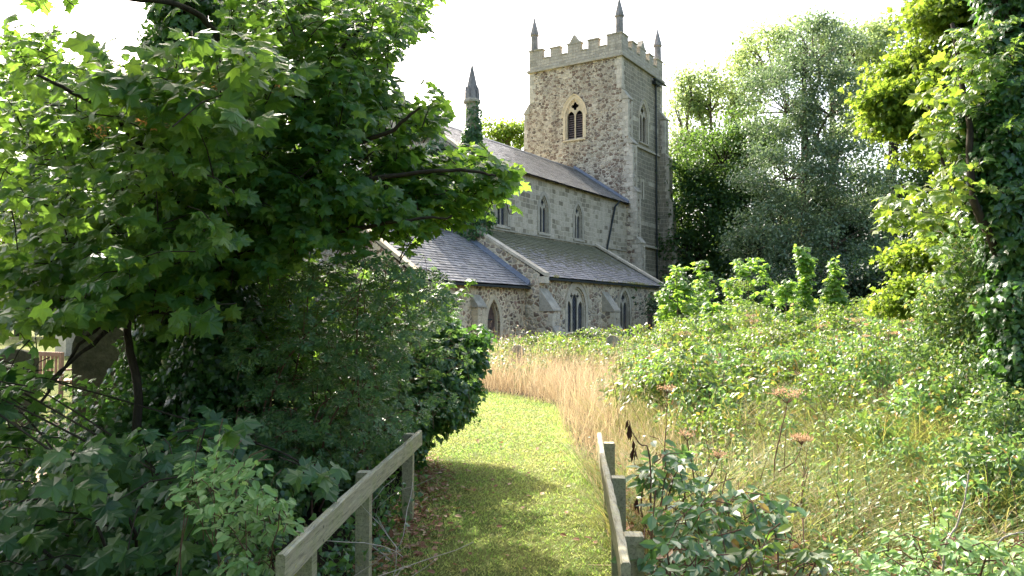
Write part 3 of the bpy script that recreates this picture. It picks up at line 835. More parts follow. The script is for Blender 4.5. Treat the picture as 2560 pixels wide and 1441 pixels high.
c_ = lambda v: (lambda Y: np.full_like(Y, v))
tag(strip_sheet('soil', np.linspace(-3, 34, 75), lambda Y: XR(Y) + .12 + .08 * np.sin(Y * 4.1), c_(45.0), 30, .006, M['soil']), kind='structure')
tag(strip_sheet('soil', np.linspace(-3, 12.5, 40), c_(-14.0), lambda Y: XL(Y) - .02 + .1 * np.sin(Y * 5.3) + .05 * np.sin(Y * 13), 20, .006, M['soil']), kind='structure')
M['track'] = plain_stone('pale_track', (.42, .33, .27), (.3, .24, .2), 3, .5)
tag(strip_sheet('path', np.linspace(8.2, 12.4, 12), lambda Y: -9.5 - (Y - 8) * .6, lambda Y: -4.2 - (Y - 8) * .9 + .2 * np.sin(Y * 3), 12, .012, M['track']), kind='structure')

# ------------------------------------------------------------------ leaf templates (x across, y to the tip, z normal)
def fan(outline, centre):
    v = [centre] + outline; n = len(outline)
    return np.array(v, float), np.array([(0, 1 + i, 1 + (i + 1) % n) for i in range(n)])
half = [(.20, -.10), (.50, -.04), (.37, .17), (.68, .44), (.43, .47), (.27, .52), (.32, .74), (.14, .84)]
ol = [(0, 0.03)] + half + [(0, 1.08)] + [(-x, y) for x, y in half[::-1]]
def droop(x, y): return -.5 * x * x - .38 * max(0, y - .3) ** 2 - .10 * abs(x) + .05 * math.sin(x * 9 + y * 5)
T_MAPLE = fan([(x, y, droop(x, y)) for x, y in ol], (0, .32, .03))
T_OV = (np.array([(0, 0, 0), (.26, .3, .06), (.22, .68, .04), (0, 1, -.08), (-.22, .68, .04), (-.26, .3, .06), (0, .5, -.03)]), np.array([(0, 1, 6), (1, 2, 6), (2, 3, 6), (3, 4, 6), (4, 5, 6), (5, 0, 6)]))
T_IVY = fan([(0, .02, 0), (.32, -.06, -.02), (.5, .22, -.07), (.28, .45, 0), (.12, .72, 0), (0, .98, -.06), (-.12, .72, 0), (-.28, .45, 0), (-.5, .22, -.07), (-.32, -.06, -.02)], (0, .3, .03))
T_DIA = (np.array([(0, 0, 0), (.33, .5, .07), (0, 1, -.05), (-.33, .5, .07)]), np.array([(0, 1, 2), (0, 2, 3)]))
T_LANCE = (np.array([(0, 0, 0), (.16, .45, .04), (0, 1, -.06), (-.16, .45, .04)]), np.array([(0, 1, 2), (0, 2, 3)]))
def compound(n, ls, base=T_OV):
    V = []; F = []
    pos = [(0, 1 - ls, 0, 0)]
    for k in range(n):
        y = (1 - ls) * (1 - (k + .3) / (n + .2)); pos += [(0.02, y, 0, -65), (-.02, y, 0, 65)]
    for (x, y, z, a) in pos:
        c, s = math.cos(R(a)), math.sin(R(a)); b = len(V)
        for p in base[0]:
            px_, py_ = p[0] * ls, p[1] * ls; V.append((x + c * px_ - s * py_, y + s * px_ + c * py_, p[2] * ls - .12 * y * y))
        F += [tuple(b + i for i in f) for f in base[1]]
    return np.array(V), np.array(F)
T_ROSE = compound(2, .42)
T_ASH = compound(3, .36, T_LANCE)
def blade(n=3, w=.5, bend=.35):
    V = []; F = []
    for i in range(n):
        t = i / n; V += [(-w * (1 - t * .75), t, bend * t * t), (w * (1 - t * .75), t, bend * t * t)]
    V.append((0, 1, bend))
    for i in range(n - 1): F += [(2 * i, 2 * i + 1, 2 * i + 3), (2 * i, 2 * i + 3, 2 * i + 2)]
    F.append((2 * n - 2, 2 * n - 1, 2 * n))
    return np.array(V), np.array(F)
T_BLADE1 = blade(1, .5, .1); T_BLADE = blade(3, .5, .35); T_BENT = (lambda b: (b[0] + np.stack([.35 * np.maximum(0, b[0][:, 1] - .4) ** 2, 0 * b[0][:, 1], 0 * b[0][:, 1]], -1), b[1]))(blade(4, .5, .75)); T_ARC = blade(4, .5, .7)

def unit(a): return a / (np.linalg.norm(a, axis=-1, keepdims=True) + 1e-9)
class Cloud:
    def __init__(s): s.V = []; s.F = []; s.n = 0; s.cnt = 0
    def add(s, P, N, T, S, tpl):
        """P base points, N leaf normals, T tip directions, S size scalar/array/(n,3)"""
        P = np.atleast_2d(np.asarray(P, float)); n = len(P)
        if n == 0: return
        N = np.broadcast_to(np.asarray(N, float), (n, 3)); T = np.broadcast_to(np.asarray(T, float), (n, 3))
        T = unit(T); X = unit(np.cross(T, N)); N = np.cross(X, T)
        S = np.asarray(S, float)
        S = np.broadcast_to(S, (n,)) if S.ndim < 2 else S
        if S.ndim == 1: S = np.stack([S] * 3, -1)
        tv, tf = tpl
        tv = np.asarray(tv, float); k = len(tv)
        V = P[:, None, :] + (tv[None, :, 0, None] * S[:, 0, None, None]) * X[:, None, :] + (tv[None, :, 1, None] * S[:, 1, None, None]) * T[:, None, :] + (tv[None, :, 2, None] * S[:, 2, None, None]) * N[:, None, :]
        s.V.append(V.reshape(-1, 3)); s.F.append((tf[None] + (np.arange(n) * k)[:, None, None]).reshape(-1, tf.shape[1]) + s.n)
        s.n += n * k; s.cnt += n
    def build(s, name, mat, parent=None, loc=(0, 0, 0)):
        return np_mesh(name, np.concatenate(s.V) - np.array(loc), np.concatenate(s.F), mat, parent)
def rdir(n): return unit(rng.normal(size=(n, 3)))
UP = np.array((0, 0, 1.0))

def in_poly(px, py, poly):
    poly = np.asarray(poly, float); n = len(poly); ins = np.zeros(len(px), bool); j = n - 1
    for i in range(n):
        xi, yi = poly[i]; xj, yj = poly[j]
        c = ((yi > py) != (yj > py)) & (px < (xj - xi) * (py - yi) / (yj - yi + 1e-9) + xi); ins ^= c; j = i
    return ins
def frustum_pts(poly, y0, y1, n):
    """points in the volume seen through an outline, between two depths"""
    poly = np.asarray(poly, float); lo = poly.min(0); hi = poly.max(0); out = []; c = 0
    while c < n:
        a = rng.uniform(lo, hi, (n * 2, 2)); a = a[in_poly(a[:, 0], a[:, 1], poly)]; out.append(a); c += len(a)
    a = np.concatenate(out)[:n]; Y = rng.uniform(y0, y1, n)
    x = (a[:, 0] - 1280) / FPX; zc = -(a[:, 1] - 720.5) / FPX
    y = math.cos(PITCH) - math.sin(PITCH) * zc; z = math.sin(PITCH) + math.cos(PITCH) * zc
    return np.stack([x / y * Y, Y, CAM_Z + z / y * Y], -1)

def sprays(cl, tb, P, out_from, L=.5, pairs=4, size=.14, tpl=T_MAPLE, svar=.25, drp=.35, updir=.15, tilt=.55, twig=.004):
    """leafy twigs: leaves in opposite pairs, blades held flat and drooping outwards"""
    for p in P:
        o = p - np.asarray(out_from); o = o / (np.linalg.norm(o) + 1e-6)
        d = unit(o * np.array((1, 1, .25)) + rng.normal(size=3) * .55 + np.array((0, -.25, updir)))
        l = L * rng.uniform(.7, 1.25); q0 = p - d * l
        pts = np.stack([q0, q0 + d * l * .5 + UP * .03, p - UP * l * .05]);
        if tb is not None: tb.add(pts, [twig * 1.3, twig, twig * .6], 4)
        side = unit(np.cross(d, UP)); n_ = pairs * 2 + 2
        t = np.repeat(np.linspace(.25, .97, pairs), 2); sg = np.tile([1, -1], pairs)
        base = q0 + d * (t * l)[:, None]
        pet = side[None] * (sg * rng.uniform(.3, .7, len(t)))[:, None] + d * rng.uniform(.2, .7, (len(t), 1)) + UP * rng.normal(.1, .25, (len(t), 1))
        pet = unit(pet); s = size * rng.uniform(1 - svar, 1 + svar, len(t)); b = base + pet * (s * .6)[:, None]
        b = np.concatenate([b, [p, p]]); pet = np.concatenate([pet, [d, unit(d + side * .8)]]); s = np.concatenate([s, [size * 1.1, size * .8]])
        tip = unit(pet * np.array((1, 1, .3)) + rng.normal(size=b.shape) * .2 - UP * rng.uniform(drp * .3, drp * 1.8, (len(b), 1)))
        nrm = unit(UP * .85 + o * tilt * .8 + np.array((0, -tilt, 0)) + rng.normal(size=b.shape) * .46)
        cl.add(b, nrm, tip, s, tpl)

def shell(cl, c, r, n, size, tpl=T_IVY, thick=.3, drp=.9, svar=.3, cut=None, rough=.35, lump=.15):
    """leaves over the outside of a lumpy mass, tips hanging"""
    c = np.asarray(c, float); r = np.broadcast_to(np.asarray(r, float), (3,))
    d = rdir(n); k = 1 - np.abs(rng.normal(0, thick, n))
    k *= 1 + lump * (np.sin(d[:, 0] * 5 + c[0] * 9) * np.cos(d[:, 2] * 6 + c[1]) + .7 * np.sin(d[:, 1] * 8 + d[:, 2] * 7 + c[2] * 5))
    P = c + d * r * k[:, None]
    m = P[:, 2] > ground_z(P[:, 0], P[:, 1]) + .02
    if cut is not None: m &= cut(P)
    P = P[m]; d = unit(d[m] / r)
    N = unit(d + rng.normal(size=d.shape) * rough + UP * .25)
    T = unit(-UP * drp + rng.normal(size=d.shape) * .55 + d * .35)
    cl.add(P, N, T, size * rng.uniform(1 - svar, 1 + svar, len(P)), tpl)

def limb(tb, pts, r0, r1, n=8, wob=.03, sides=7):
    """smooth tapering limb through 3D points"""
    pts = np.asarray(pts, float); m = len(pts); t = np.linspace(0, m - 1, n * (m - 1) + 1)
    out = []
    for tt in t:
        i = min(int(tt), m - 2); f = tt - i; p0 = pts[max(0, i - 1)]; p1 = pts[i]; p2 = pts[i + 1]; p3 = pts[min(m - 1, i + 2)]
        out.append(.5 * (2 * p1 + (p2 - p0) * f + (2 * p0 - 5 * p1 + 4 * p2 - p3) * f * f + (3 * p1 - p0 - 3 * p2 + p3) * f ** 3))
    out = np.array(out); out[1:-1] += rng.normal(size=(len(out) - 2, 3)) * wob * .3
    tb.add(out, np.linspace(r0, r1, len(out)), sides)
    return out

# ------------------------------------------------------------------ plant materials
M['syc'] = leaf_mat('sycamore_leaf', (.020, .070, .024), (.038, .105, .030), (.10, .155, .03), .44, (.38, .60, .035), .42, .38)
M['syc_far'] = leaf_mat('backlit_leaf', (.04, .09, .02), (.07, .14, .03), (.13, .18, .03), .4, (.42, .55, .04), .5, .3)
M['ivy'] = leaf_mat('ivy_leaf', (.018, .058, .020), (.035, .098, .028), (.08, .155, .038), .24, (.2, .42, .03), .32, .55)
M['rose'] = leaf_mat('rose_leaf', (.030, .080, .034), (.052, .118, .045), (.10, .16, .05), .28, (.28, .46, .06), .38, .4)
M['pale_leaf'] = leaf_mat('pale_shrub_leaf', (.10, .20, .06), (.15, .27, .09), (.24, .32, .13), .3, (.35, .5, .1), .45, .4)
M['bramble'] = leaf_mat('bramble_leaf', (.022, .058, .014), (.052, .106, .020), (.15, .175, .038), .29, (.30, .48, .05), .40, .5, dead=(.36, .15, .04), patch=(.115, .105, .03))
M['rasp'] = leaf_mat('big_bramble_leaf', (.03, .09, .034), (.065, .15, .055), (.13, .21, .07), .26, (.32, .52, .06), .42, .6, dead=(.3, .12, .03))
M['nettle_tall'] = leaf_mat('tall_nettle_leaf', (.07, .15, .05), (.12, .21, .07), (.26, .27, .07), .32, (.4, .56, .07), .4, .5)
M['hang'] = leaf_mat('hanging_sycamore_leaf', (.035, .09, .02), (.065, .135, .028), (.15, .19, .035), .42, (.36, .52, .04), .4, .45)
M['yew'] = leaf_mat('dark_evergreen_leaf', (.010, .028, .012), (.018, .044, .018), (.035, .07, .025), .08, (.1, .2, .03), .5, .3)
M['syc_shade'] = leaf_mat('shaded_sycamore_leaf', (.017, .056, .023), (.030, .084, .034), (.075, .13, .035), .35, (.2, .38, .03), .42, .4)  # darker sycamore green, with the shade under the crown put into its colour
M['nettle'] = leaf_mat('nettle_leaf', (.028, .072, .026), (.06, .125, .042), (.16, .19, .055), .28, (.28, .43, .06), .4, .5, dead=(.32, .22, .07))
M['maple'] = leaf_mat('yellow_maple_leaf', (.045, .095, .014), (.08, .135, .018), (.15, .18, .026), .42, (.33, .44, .03), .45, .3)
M['sap'] = leaf_mat('sapling_leaf', (.04, .105, .02), (.08, .16, .026), (.15, .22, .035), .42, (.42, .64, .05), .42, .5)
M['ash'] = leaf_mat('ash_leaf', (.09, .14, .06), (.13, .18, .075), (.18, .22, .09), .42, (.4, .5, .14), .45, .4)
M['willow'] = leaf_mat('grey_tree_leaf', (.05, .095, .045), (.085, .14, .07), (.20, .25, .15), .22, (.28, .4, .1), .34, .6)
M['dark_leaf'] = leaf_mat('dark_tree_leaf', (.018, .05, .017), (.034, .08, .024), (.07, .12, .03), .27, (.25, .42, .04), .45, .3)
M['straw'] = leaf_mat('dry_grass', (.27, .18, .095), (.38, .285, .165), (.52, .43, .28), .22, (.55, .42, .24), .6, .2)
M['weedgrass'] = leaf_mat('weed_grass', (.065, .11, .02), (.15, .17, .038), (.30, .23, .09), .3, (.38, .42, .07), .5, .3)
M['lawn'] = leaf_mat('mown_grass', (.10, .19, .03), (.17, .26, .045), (.33, .33, .11), .36, (.36, .55, .09), .5, .25, dead=(.4, .34, .16), patch=(.36, .30, .11))
M['litter'] = leaf_mat('dead_leaves', (.13, .06, .03), (.26, .13, .08), (.45, .32, .22), .12, (.5, .2, .05), .7, .2)
M['seed'] = leaf_mat('seed_keys', (.36, .17, .07), (.46, .24, .10), (.5, .3, .13), .35, (.7, .35, .1), .6, .2)
M['hog'] = leaf_mat('dead_umbel', (.30, .18, .11), (.42, .27, .17), (.5, .35, .22), .2, (.5, .3, .15), .7, .2)
M['deadleaf'] = flat_mat('dead_leaf_brown', (.09, .04, .025), .8, .1)
M['bark'] = bark('grey_brown_bark', (.06, .045, .03), (.16, .125, .085))
M['bark_dark'] = bark('dark_bark', (.025, .02, .014), (.07, .055, .04))
M['stem'] = bark('dead_stem', (.10, .055, .035), (.22, .13, .085), 20)
M['pale_twig'] = bark('pale_twig', (.38, .32, .26), (.55, .48, .4), 20)

#### LEFT SYCAMORE
SX = at(520, 1200, 7.6)[:2]
base = np.array((SX[0], SX[1], 0.0))
syc = empty('sycamore_tree', base, 'large dark green sycamore filling the left of the view, brown seed keys among its leaves', 'tree')
tb = Tubes()
trunk = limb(tb, [base - UP * .1, at(530, 900, 7.6), at(560, 640, 7.4), at(600, 330, 7.2), at(660, 60, 7.2), at(690, -500, 7.2)], .13, .07, 6, .03, 9)
tb.build('trunk', M['bark'], syc, base)
tb = Tubes()
BR = [[at(560, 640, 7.4), at(430, 480, 6.4), at(320, 330, 5.6), at(200, 240, 5.0), at(90, 190, 4.8)],
      [at(580, 480, 7.3), at(760, 400, 6.6), at(960, 335, 6.1), at(1050, 270, 5.9)],
      [at(570, 560, 7.4), at(780, 470, 6.8), at(930, 445, 6.4), at(1150, 425, 6.2), at(1240, 440, 6.1)],
      [at(560, 650, 7.4), at(760, 600, 6.6), at(950, 560, 6.2), at(1130, 540, 6.0)],
      [at(600, 330, 7.2), at(760, 230, 6.8), at(880, 90, 6.8), at(1000, 20, 6.6)],
      [at(620, 260, 7.2), at(520, 60, 6.8), at(400, 4, 6.4), at(240, -4, 6.2), at(80, -40, 6.0)],
      [at(590, 380, 7.2), at(420, 270, 7.8), at(250, 250, 8.6), at(0, 210, 9)],
      [at(560, 640, 7.4), at(360, 560, 7), at(180, 620, 6.4), at(40, 700, 6)],
      [at(640, 150, 7.2), at(760, 10, 6.6), at(900, -120, 6.4)],
      [at(540, 800, 7.6), at(360, 780, 6.8), at(230, 860, 6.2), at(120, 960, 5.8)]]
for b in BR: limb(tb, b, .035, .008, 6, .02, 6)
cl = Cloud(); tb2 = tb
crown_c = at(560, 420, 7.4)
main = [(0, 80), (90, 70), (180, 150), (330, 180), (500, 130), (580, 40), (520, -60), (1100, -60), (1060, 40), (1030, 90), (960, 150), (975, 230), (930, 330), (860, 420), (760, 560), (640, 640), (560, 700), (300, 760), (0, 720)]
P = frustum_pts(main, 5.8, 10.5, 1650)
sprays(cl, tb, P, crown_c, .36, 4, .083, svar=.45)
P = frustum_pts([(0, 60), (420, 170), (600, 200), (640, 600), (300, 760), (0, 760)], 4.6, 7, 230)
sprays(cl, tb, P, crown_c, .34, 4, .09, svar=.45, tilt=.8)
P = frustum_pts([(200, 150), (560, 60), (760, 120), (740, 300), (480, 330), (260, 300)], 4.4, 5.6, 40)
sprays(cl, tb, P, crown_c, .36, 3, .13, svar=.35)
P = frustum_pts([(620, 0), (860, -20), (930, 200), (860, 420), (760, 560), (620, 560)], 5.8, 8.5, 260)
sprays(cl, tb, P, crown_c, .34, 4, .083, svar=.45)
ext = [(760, 560), (860, 400), (960, 340), (1060, 240), (1110, 235), (1120, 300), (1000, 360), (1040, 400), (1210, 370), (1290, 430), (1300, 490), (1200, 530), (1100, 560), (1040, 600), (960, 600), (840, 570), (700, 620)]
P = frustum_pts(ext, 6.6, 8.0, 170)
sprays(cl, tb, P, crown_c, .32, 3, .105, tilt=.15, svar=.35)
P = frustum_pts([(900, 260), (1000, 230), (1110, 240), (1100, 330), (1060, 420), (960, 430)], 6.4, 7.8, 46)
sprays(cl, tb, P, crown_c, .32, 3, .10, tilt=.15, svar=.35)
P = frustum_pts([(980, 400), (1210, 370), (1290, 430), (1300, 490), (1180, 560), (1000, 570)], 6.6, 7.6, 60)
sprays(cl, tb, P, crown_c, .3, 3, .105, tilt=.1, svar=.35)
P = frustum_pts([(620, 430), (900, 420), (1060, 540), (980, 590), (860, 610), (640, 700), (560, 560)], 5.8, 8, 200)
sprays(cl, tb, P, crown_c, .34, 4, .088, svar=.45)
P = frustum_pts([(800, 0), (1120, -20), (1040, 90), (960, 150), (1000, 230), (930, 320), (820, 330)], 6.4, 9, 150)
sprays(cl, tb, P, crown_c, .36, 3, .095, tilt=.3, svar=.4)
P = frustum_pts([(-300, -900), (760, -900), (900, -60), (520, -60), (-300, 40)], 5.5, 10.5, 110)
sprays(cl, tb, P, crown_c, .55, 4, .17)
# unseen sprays added overhead, left of and behind the viewer, to cut skylight
n_ = 900
P = np.stack([rng.uniform(-10, -1.3, n_), rng.uniform(-7, 10.5, n_), rng.uniform(3.5, 8.2, n_)], -1)
P = P[(P[:, 2] > 2.6 + .46 * P[:, 1]) & (P[:, 0] < -1.3 - .12 * (P[:, 2] - 4)) & (P[:, 1] < 5.2 + (-P[:, 0] - 1.3) * .9)]
sprays(cl, tb, P, crown_c, .6, 4, .22)
P = np.stack([rng.uniform(-8, 3, 170), rng.uniform(-9, -3.5, 170), rng.uniform(.8, 7, 170)], -1)
sprays(cl, tb, P, crown_c, .6, 4, .3)
P = np.stack([rng.uniform(-9, -4.5, 120), rng.uniform(-4, 3.5, 120), rng.uniform(.5, 4, 120)], -1); P = P[P[:, 0] < -.75 * P[:, 1] - 1.2]
sprays(cl, tb, P, crown_c, .6, 4, .26)
P = frustum_pts([(-80, 640), (230, 640), (230, 800), (120, 840), (-80, 820)], 4.6, 6.2, 34)
sprays(cl, tb, P, crown_c, .36, 3, .115)
P = frustum_pts([(0, 640), (340, 600), (520, 720), (480, 880), (330, 760), (200, 740), (0, 800)], 4.8, 7.2, 46)
sprays(cl, tb, P, crown_c, .4, 3, .125)
tb.build('limbs', M['bark_dark'], syc, base)
cl.build('crown', M['syc'], syc, base)
cl = Cloud()
for (px, py, Y) in ((385, 290, 5.0), (365, 275, 5.0), (420, 300, 5.1), (540, 205, 5.2), (490, 205, 5.2), (700, 212, 5.6), (600, 160, 5.4), (245, 310, 5.0), (600, 235, 5.4)):
    c = at(px, py, Y); n = 26
    d = unit(rng.normal(size=(n, 3)) * np.array((1, 1, .5)) - UP * .5)
    cl = Cloud(); cl.add(c + rng.normal(size=(n, 3)) * .025 - UP * rng.uniform(0, .09, (n, 1)), rdir(n), d, rng.uniform(.03, .045, n), T_LANCE)
    cl.build('seed_keys', M['seed'], syc, base)

# ivy column on the trunk
cl = Cloud(); tb = Tubes()
ib = np.array((at(480, 1200, 8.3)[0], 8.3, 0))
iv = empty('ivy_clad_trunk', ib, 'tall trunk wrapped in dense dark ivy behind the large sycamore leaves on the left', 'tree')
limb(tb, [ib - UP * .1, at(470, 700, 8.3), at(480, 300, 8.3), at(490, -500, 8.3)], .2, .14, 5, .04, 9); tb.build('trunk', M['bark_dark'], iv, ib)
for py, r in ((1150, .5), (1000, .55), (850, .5), (700, .5), (560, .5), (430, .5), (300, .5), (180, .48), (60, .5), (-60, .5), (-200, .5)):
    shell(cl, at(470 + rng.uniform(-25, 25), py, 8.3), (r, r, .45), 1500, .085, T_IVY, .25)
for px, py, Y, r in ((560, 1180, 7.2, .5), (540, 1040, 7.3, .5), (530, 900, 7.3, .42), (560, 780, 7.3, .35), (420, 1060, 7.6, .5), (400, 920, 7.8, .42), (640, 1000, 7.9, .5), (440, 780, 7.9, .4), (560, 640, 7.5, .3), (640, 860, 8.4, .5), (320, 1140, 7.0, .45)):
    shell(cl, at(px, py, Y), (r, r, r * 1.1), 1700, .075, T_IVY, .25)
cl.build('ivy', M['ivy'], iv, ib)
# second slim stem further left
tb = Tubes(); s2 = np.array((at(330, 1100, 6.6)[0], 6.6, 0)); st = empty('young_tree', s2, 'slim dark forked stem in front of the tall dark gravestone on the left', 'tree')
limb(tb, [s2 - UP * .05, at(345, 1000, 6.6), at(325, 880, 6.6), at(318, 800, 6.6)], .04, .03, 5, .01)
limb(tb, [at(318, 800, 6.6), at(275, 802, 6.4), at(210, 850, 6.2), at(140, 950, 6.0), at(80, 1040, 5.8)], .018, .01, 6, .01)
limb(tb, [at(318, 800, 6.6), at(290, 760, 6.4), at(220, 735, 6.2), at(130, 700, 6)], .022, .008, 6, .01)
limb(tb, [at(318, 800, 6.6), at(335, 740, 6.6), at(330, 640, 6.5), at(340, 480, 6.4)], .022, .01, 6, .01)
tb.build('trunk', M['bark_dark'], st, s2)
cl = Cloud(); tb = Tubes()
sprays(cl, tb, frustum_pts([(0, 700), (180, 640), (340, 600), (420, 700), (330, 780), (240, 740), (120, 800), (0, 820)], 5.6, 6.8, 26), at(320, 760, 6.6), .35, 3, .13)
tb.build('twigs', M['bark_dark'], st, s2); cl.build('crown', M['syc'], st, s2)

#### LEFT SHRUBS
def shrub(name, label, cat, px, py, Y, mat, fill, group=None, tmat='bark_dark', stems=()):
    b = at(px, py, Y); b[2] = float(ground_z(b[0], b[1]))
    e = empty(name, b, label, cat, group); cl = Cloud(); tb = Tubes(); fill(cl, tb, b)
    if tb.n: tb.build('stems', M[tmat], e, b)
    cl.build('foliage', M[mat], e, b); return e
def f_low(cl, tb, b):
    P = frustum_pts([(0, 1150), (200, 1120), (330, 1010), (620, 1060), (800, 1150), (820, 1250), (600, 1280), (420, 1440), (0, 1441), (-200, 1441), (-200, 1100)], 3.7, 5.4, 62)
    sprays(cl, tb, P, b + UP * .5, .35, 3, .115)
    P = frustum_pts([(-40, 850), (60, 880), (90, 1000), (60, 1160), (-100, 1200), (-200, 900)], 4.5, 6.5, 34)
    sprays(cl, tb, P, b + UP * .5, .35, 3, .12)
    for k in range(7): limb(tb, [b + np.array((rng.normal() * .2, rng.normal() * .2, 0)), b + np.array((rng.normal() * .6, -.2 + rng.normal() * .3, .7)), P[k * 2]], .012, .005, 5, .02)
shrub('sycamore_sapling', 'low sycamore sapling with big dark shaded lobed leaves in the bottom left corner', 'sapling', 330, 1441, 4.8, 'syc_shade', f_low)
def f_rose(cl, tb, b):
    P = frustum_pts([(640, 700), (760, 640), (960, 640), (1120, 690), (1110, 800), (1000, 900), (1080, 1040), (1000, 1100), (900, 1150), (700, 1180), (560, 1150), (560, 900), (600, 760)], 6.0, 8.4, 520)
    sprays(cl, tb, P, b + UP * .9, .26, 4, .095, T_ROSE, tilt=.5, twig=.0025)
    P3 = frustum_pts([(960, 700), (1120, 760), (1190, 860), (1170, 960), (1090, 1050), (960, 1080), (920, 900)], 8.0, 9.1, 120)
    sprays(cl, tb, P3, b + UP * .9, .26, 4, .085, T_ROSE, tilt=.4, twig=.0025)
    for k in range(16):
        e = P[k * 11]; limb(tb, [b + np.array((rng.normal() * .35, rng.normal() * .3, 0)), (b + e) / 2 + np.array((rng.normal() * .25, rng.normal() * .2, .35)), e], .012, .004, 6, .03, 5)
shrub('rose_bush', 'tall wild rose bush with small grey green leaflets between sycamore and ivy mound', 'bush', 800, 1200, 7.2, 'rose', f_rose, tmat='stem')
def f_mound(cl, tb, b):
    for (px, py, Y, rx, ry, rz, n) in ((1065, 910, 9.6, .68, .7, .58, 6000), (960, 860, 9.8, .8, .7, .8, 4500), (1100, 990, 9.3, .42, .5, .42, 2600), (1135, 890, 9.6, .36, .5, .3, 1600), (980, 770, 9.9, .5, .6, .4, 2000), (950, 1040, 9.2, .5, .6, .6, 3500), (1010, 1090, 8.9, .34, .4, .34, 1800), (840, 960, 9.6, .7, .6, .9, 3500)):
        shell(cl, at(px, py, Y), (rx, ry, rz), n, .072, T_IVY, .22, lump=.14)
    for k in range(46):
        px = rng.uniform(900, 1200); py = rng.uniform(760 + (px - 900) * .2, 1030); shell(cl, at(px, py, 9.1 + abs(px - 1020) / 400), .13 + .1 * rng.uniform(), 130, .07, T_IVY, .3)
    for k in range(40):      # hanging shoots
        c = at(rng.uniform(920, 1200), rng.uniform(950, 1040), 9.2); L_ = rng.uniform(.1, .35); m_ = 14
        cl.add(c - UP * np.linspace(0, L_, m_)[:, None] + rng.normal(size=(m_, 3)) * .025, rdir(m_), -UP + rdir(m_) * .6, rng.uniform(.035, .065, m_), T_IVY)
    limb(tb, [b, b + UP * .5, at(1000, 900, 9.6)], .12, .06, 5, .05)
shrub('ivy_mound', 'rounded bush of glossy dark green ivy overhanging the mown path', 'bush', 1000, 1080, 9.6, 'ivy', f_mound)
def f_hollow(cl, tb, b):
    for (x, y, z, r, n) in ((-1.75, 8.4, .5, .6, 2600), (-2.3, 7.0, .4, .7, 2600), (-1.6, 7.4, .25, .4, 1400), (-2.9, 5.6, .3, .8, 2400), (-2.2, 6.0, .25, .6, 2000), (-3.6, 7.2, .6, .9, 2800), (-4.6, 6.0, .4, .9, 2200), (-1.9, 4.6, .12, .6, 1800)):
        shell(cl, (x, y, z), (r, r, r * .8), n, .065, T_IVY, .3)
shrub('ivy_patch', 'deep shaded ivy growing over the ground behind the left wooden rail', 'ground cover', 900, 1250, 7.0, 'ivy', f_hollow)
def f_fore(cl, tb, b):
    P = frustum_pts([(460, 1150), (560, 1140), (640, 1190), (720, 1240), (760, 1300), (700, 1330), (660, 1441), (560, 1441), (540, 1300), (440, 1260)], 3.3, 3.9, 85)
    sprays(cl, tb, P, b + UP * .2, .15, 4, .05, T_OV, tilt=.8, twig=.002)
    for k in range(8): limb(tb, [b + rng.normal(size=3) * .08, (b + P[k * 6]) / 2 + rng.normal(size=3) * .08, P[k * 6]], .005, .002, 5, .01, 5)
shrub('privet_shoots', 'cluster of small pale green leaves beside the near end of the left rail', 'shrub', 640, 1500, 3.6, 'pale_leaf', f_fore, tmat='stem')
def f_elder(cl, tb, b):
    P = frustum_pts([(600, 720), (640, 600), (840, 670), (1060, 700), (1180, 700), (1170, 735), (1060, 760), (900, 780), (700, 900), (600, 900)], 7.2, 9.0, 110)
    sprays(cl, tb, P, b + UP * 1.3, .38, 4, .10, T_MAPLE, tilt=.45)
    P2 = frustum_pts([(560, 560), (700, 560), (820, 680), (760, 900), (560, 1000)], 8, 10, 90)
    sprays(cl, tb, P2, b + UP * 1.3, .4, 4, .12, T_OV, tilt=.45)
    for k in range(10): limb(tb, [b + rng.normal(size=3) * .1, (b + P[k * 9]) / 2 + rng.normal(size=3) * .12 + UP * .2, P[k * 9]], .014, .005, 6, .03, 5)
shrub('sycamore_sapling', 'sycamore sapling whose leaves reach across the eave of the low slate roof', 'sapling', 800, 1100, 8.8, 'syc', f_elder)
# thin climbing growth along the left rail
def f_creep(cl, tb, b):
    n = 900; t = rng.uniform(0, 1, n); P = np.stack([-1.12 + .2 * t + rng.normal(0, .12, n) - .1, 3.3 + 4.2 * t, rng.uniform(0, .6, n) * rng.uniform(.3, 1, n)], -1)
    cl.add(P, unit(rdir(n) + np.array((.5, -.6, .6))), unit(rdir(n) - UP * .6), rng.uniform(.03, .06, n), T_IVY)
    for k in range(9):
        y = 3.4 + rng.uniform(0, 3.2); x = -1.25 + .05 * y; a = np.array((x + .1, y, 0.0)); limb(tb, [a, a + np.array((rng.normal() * .2, rng.normal() * .2, .35)), a + np.array((rng.normal() * .3, rng.normal() * .3, .62))], .004, .002, 6, .02, 4)
shrub('ivy_creeper', 'thin creeper stems and small ivy leaves under the left wooden rail', 'creeper', 850, 1441, 5.0, 'ivy', f_creep, tmat='pale_twig')

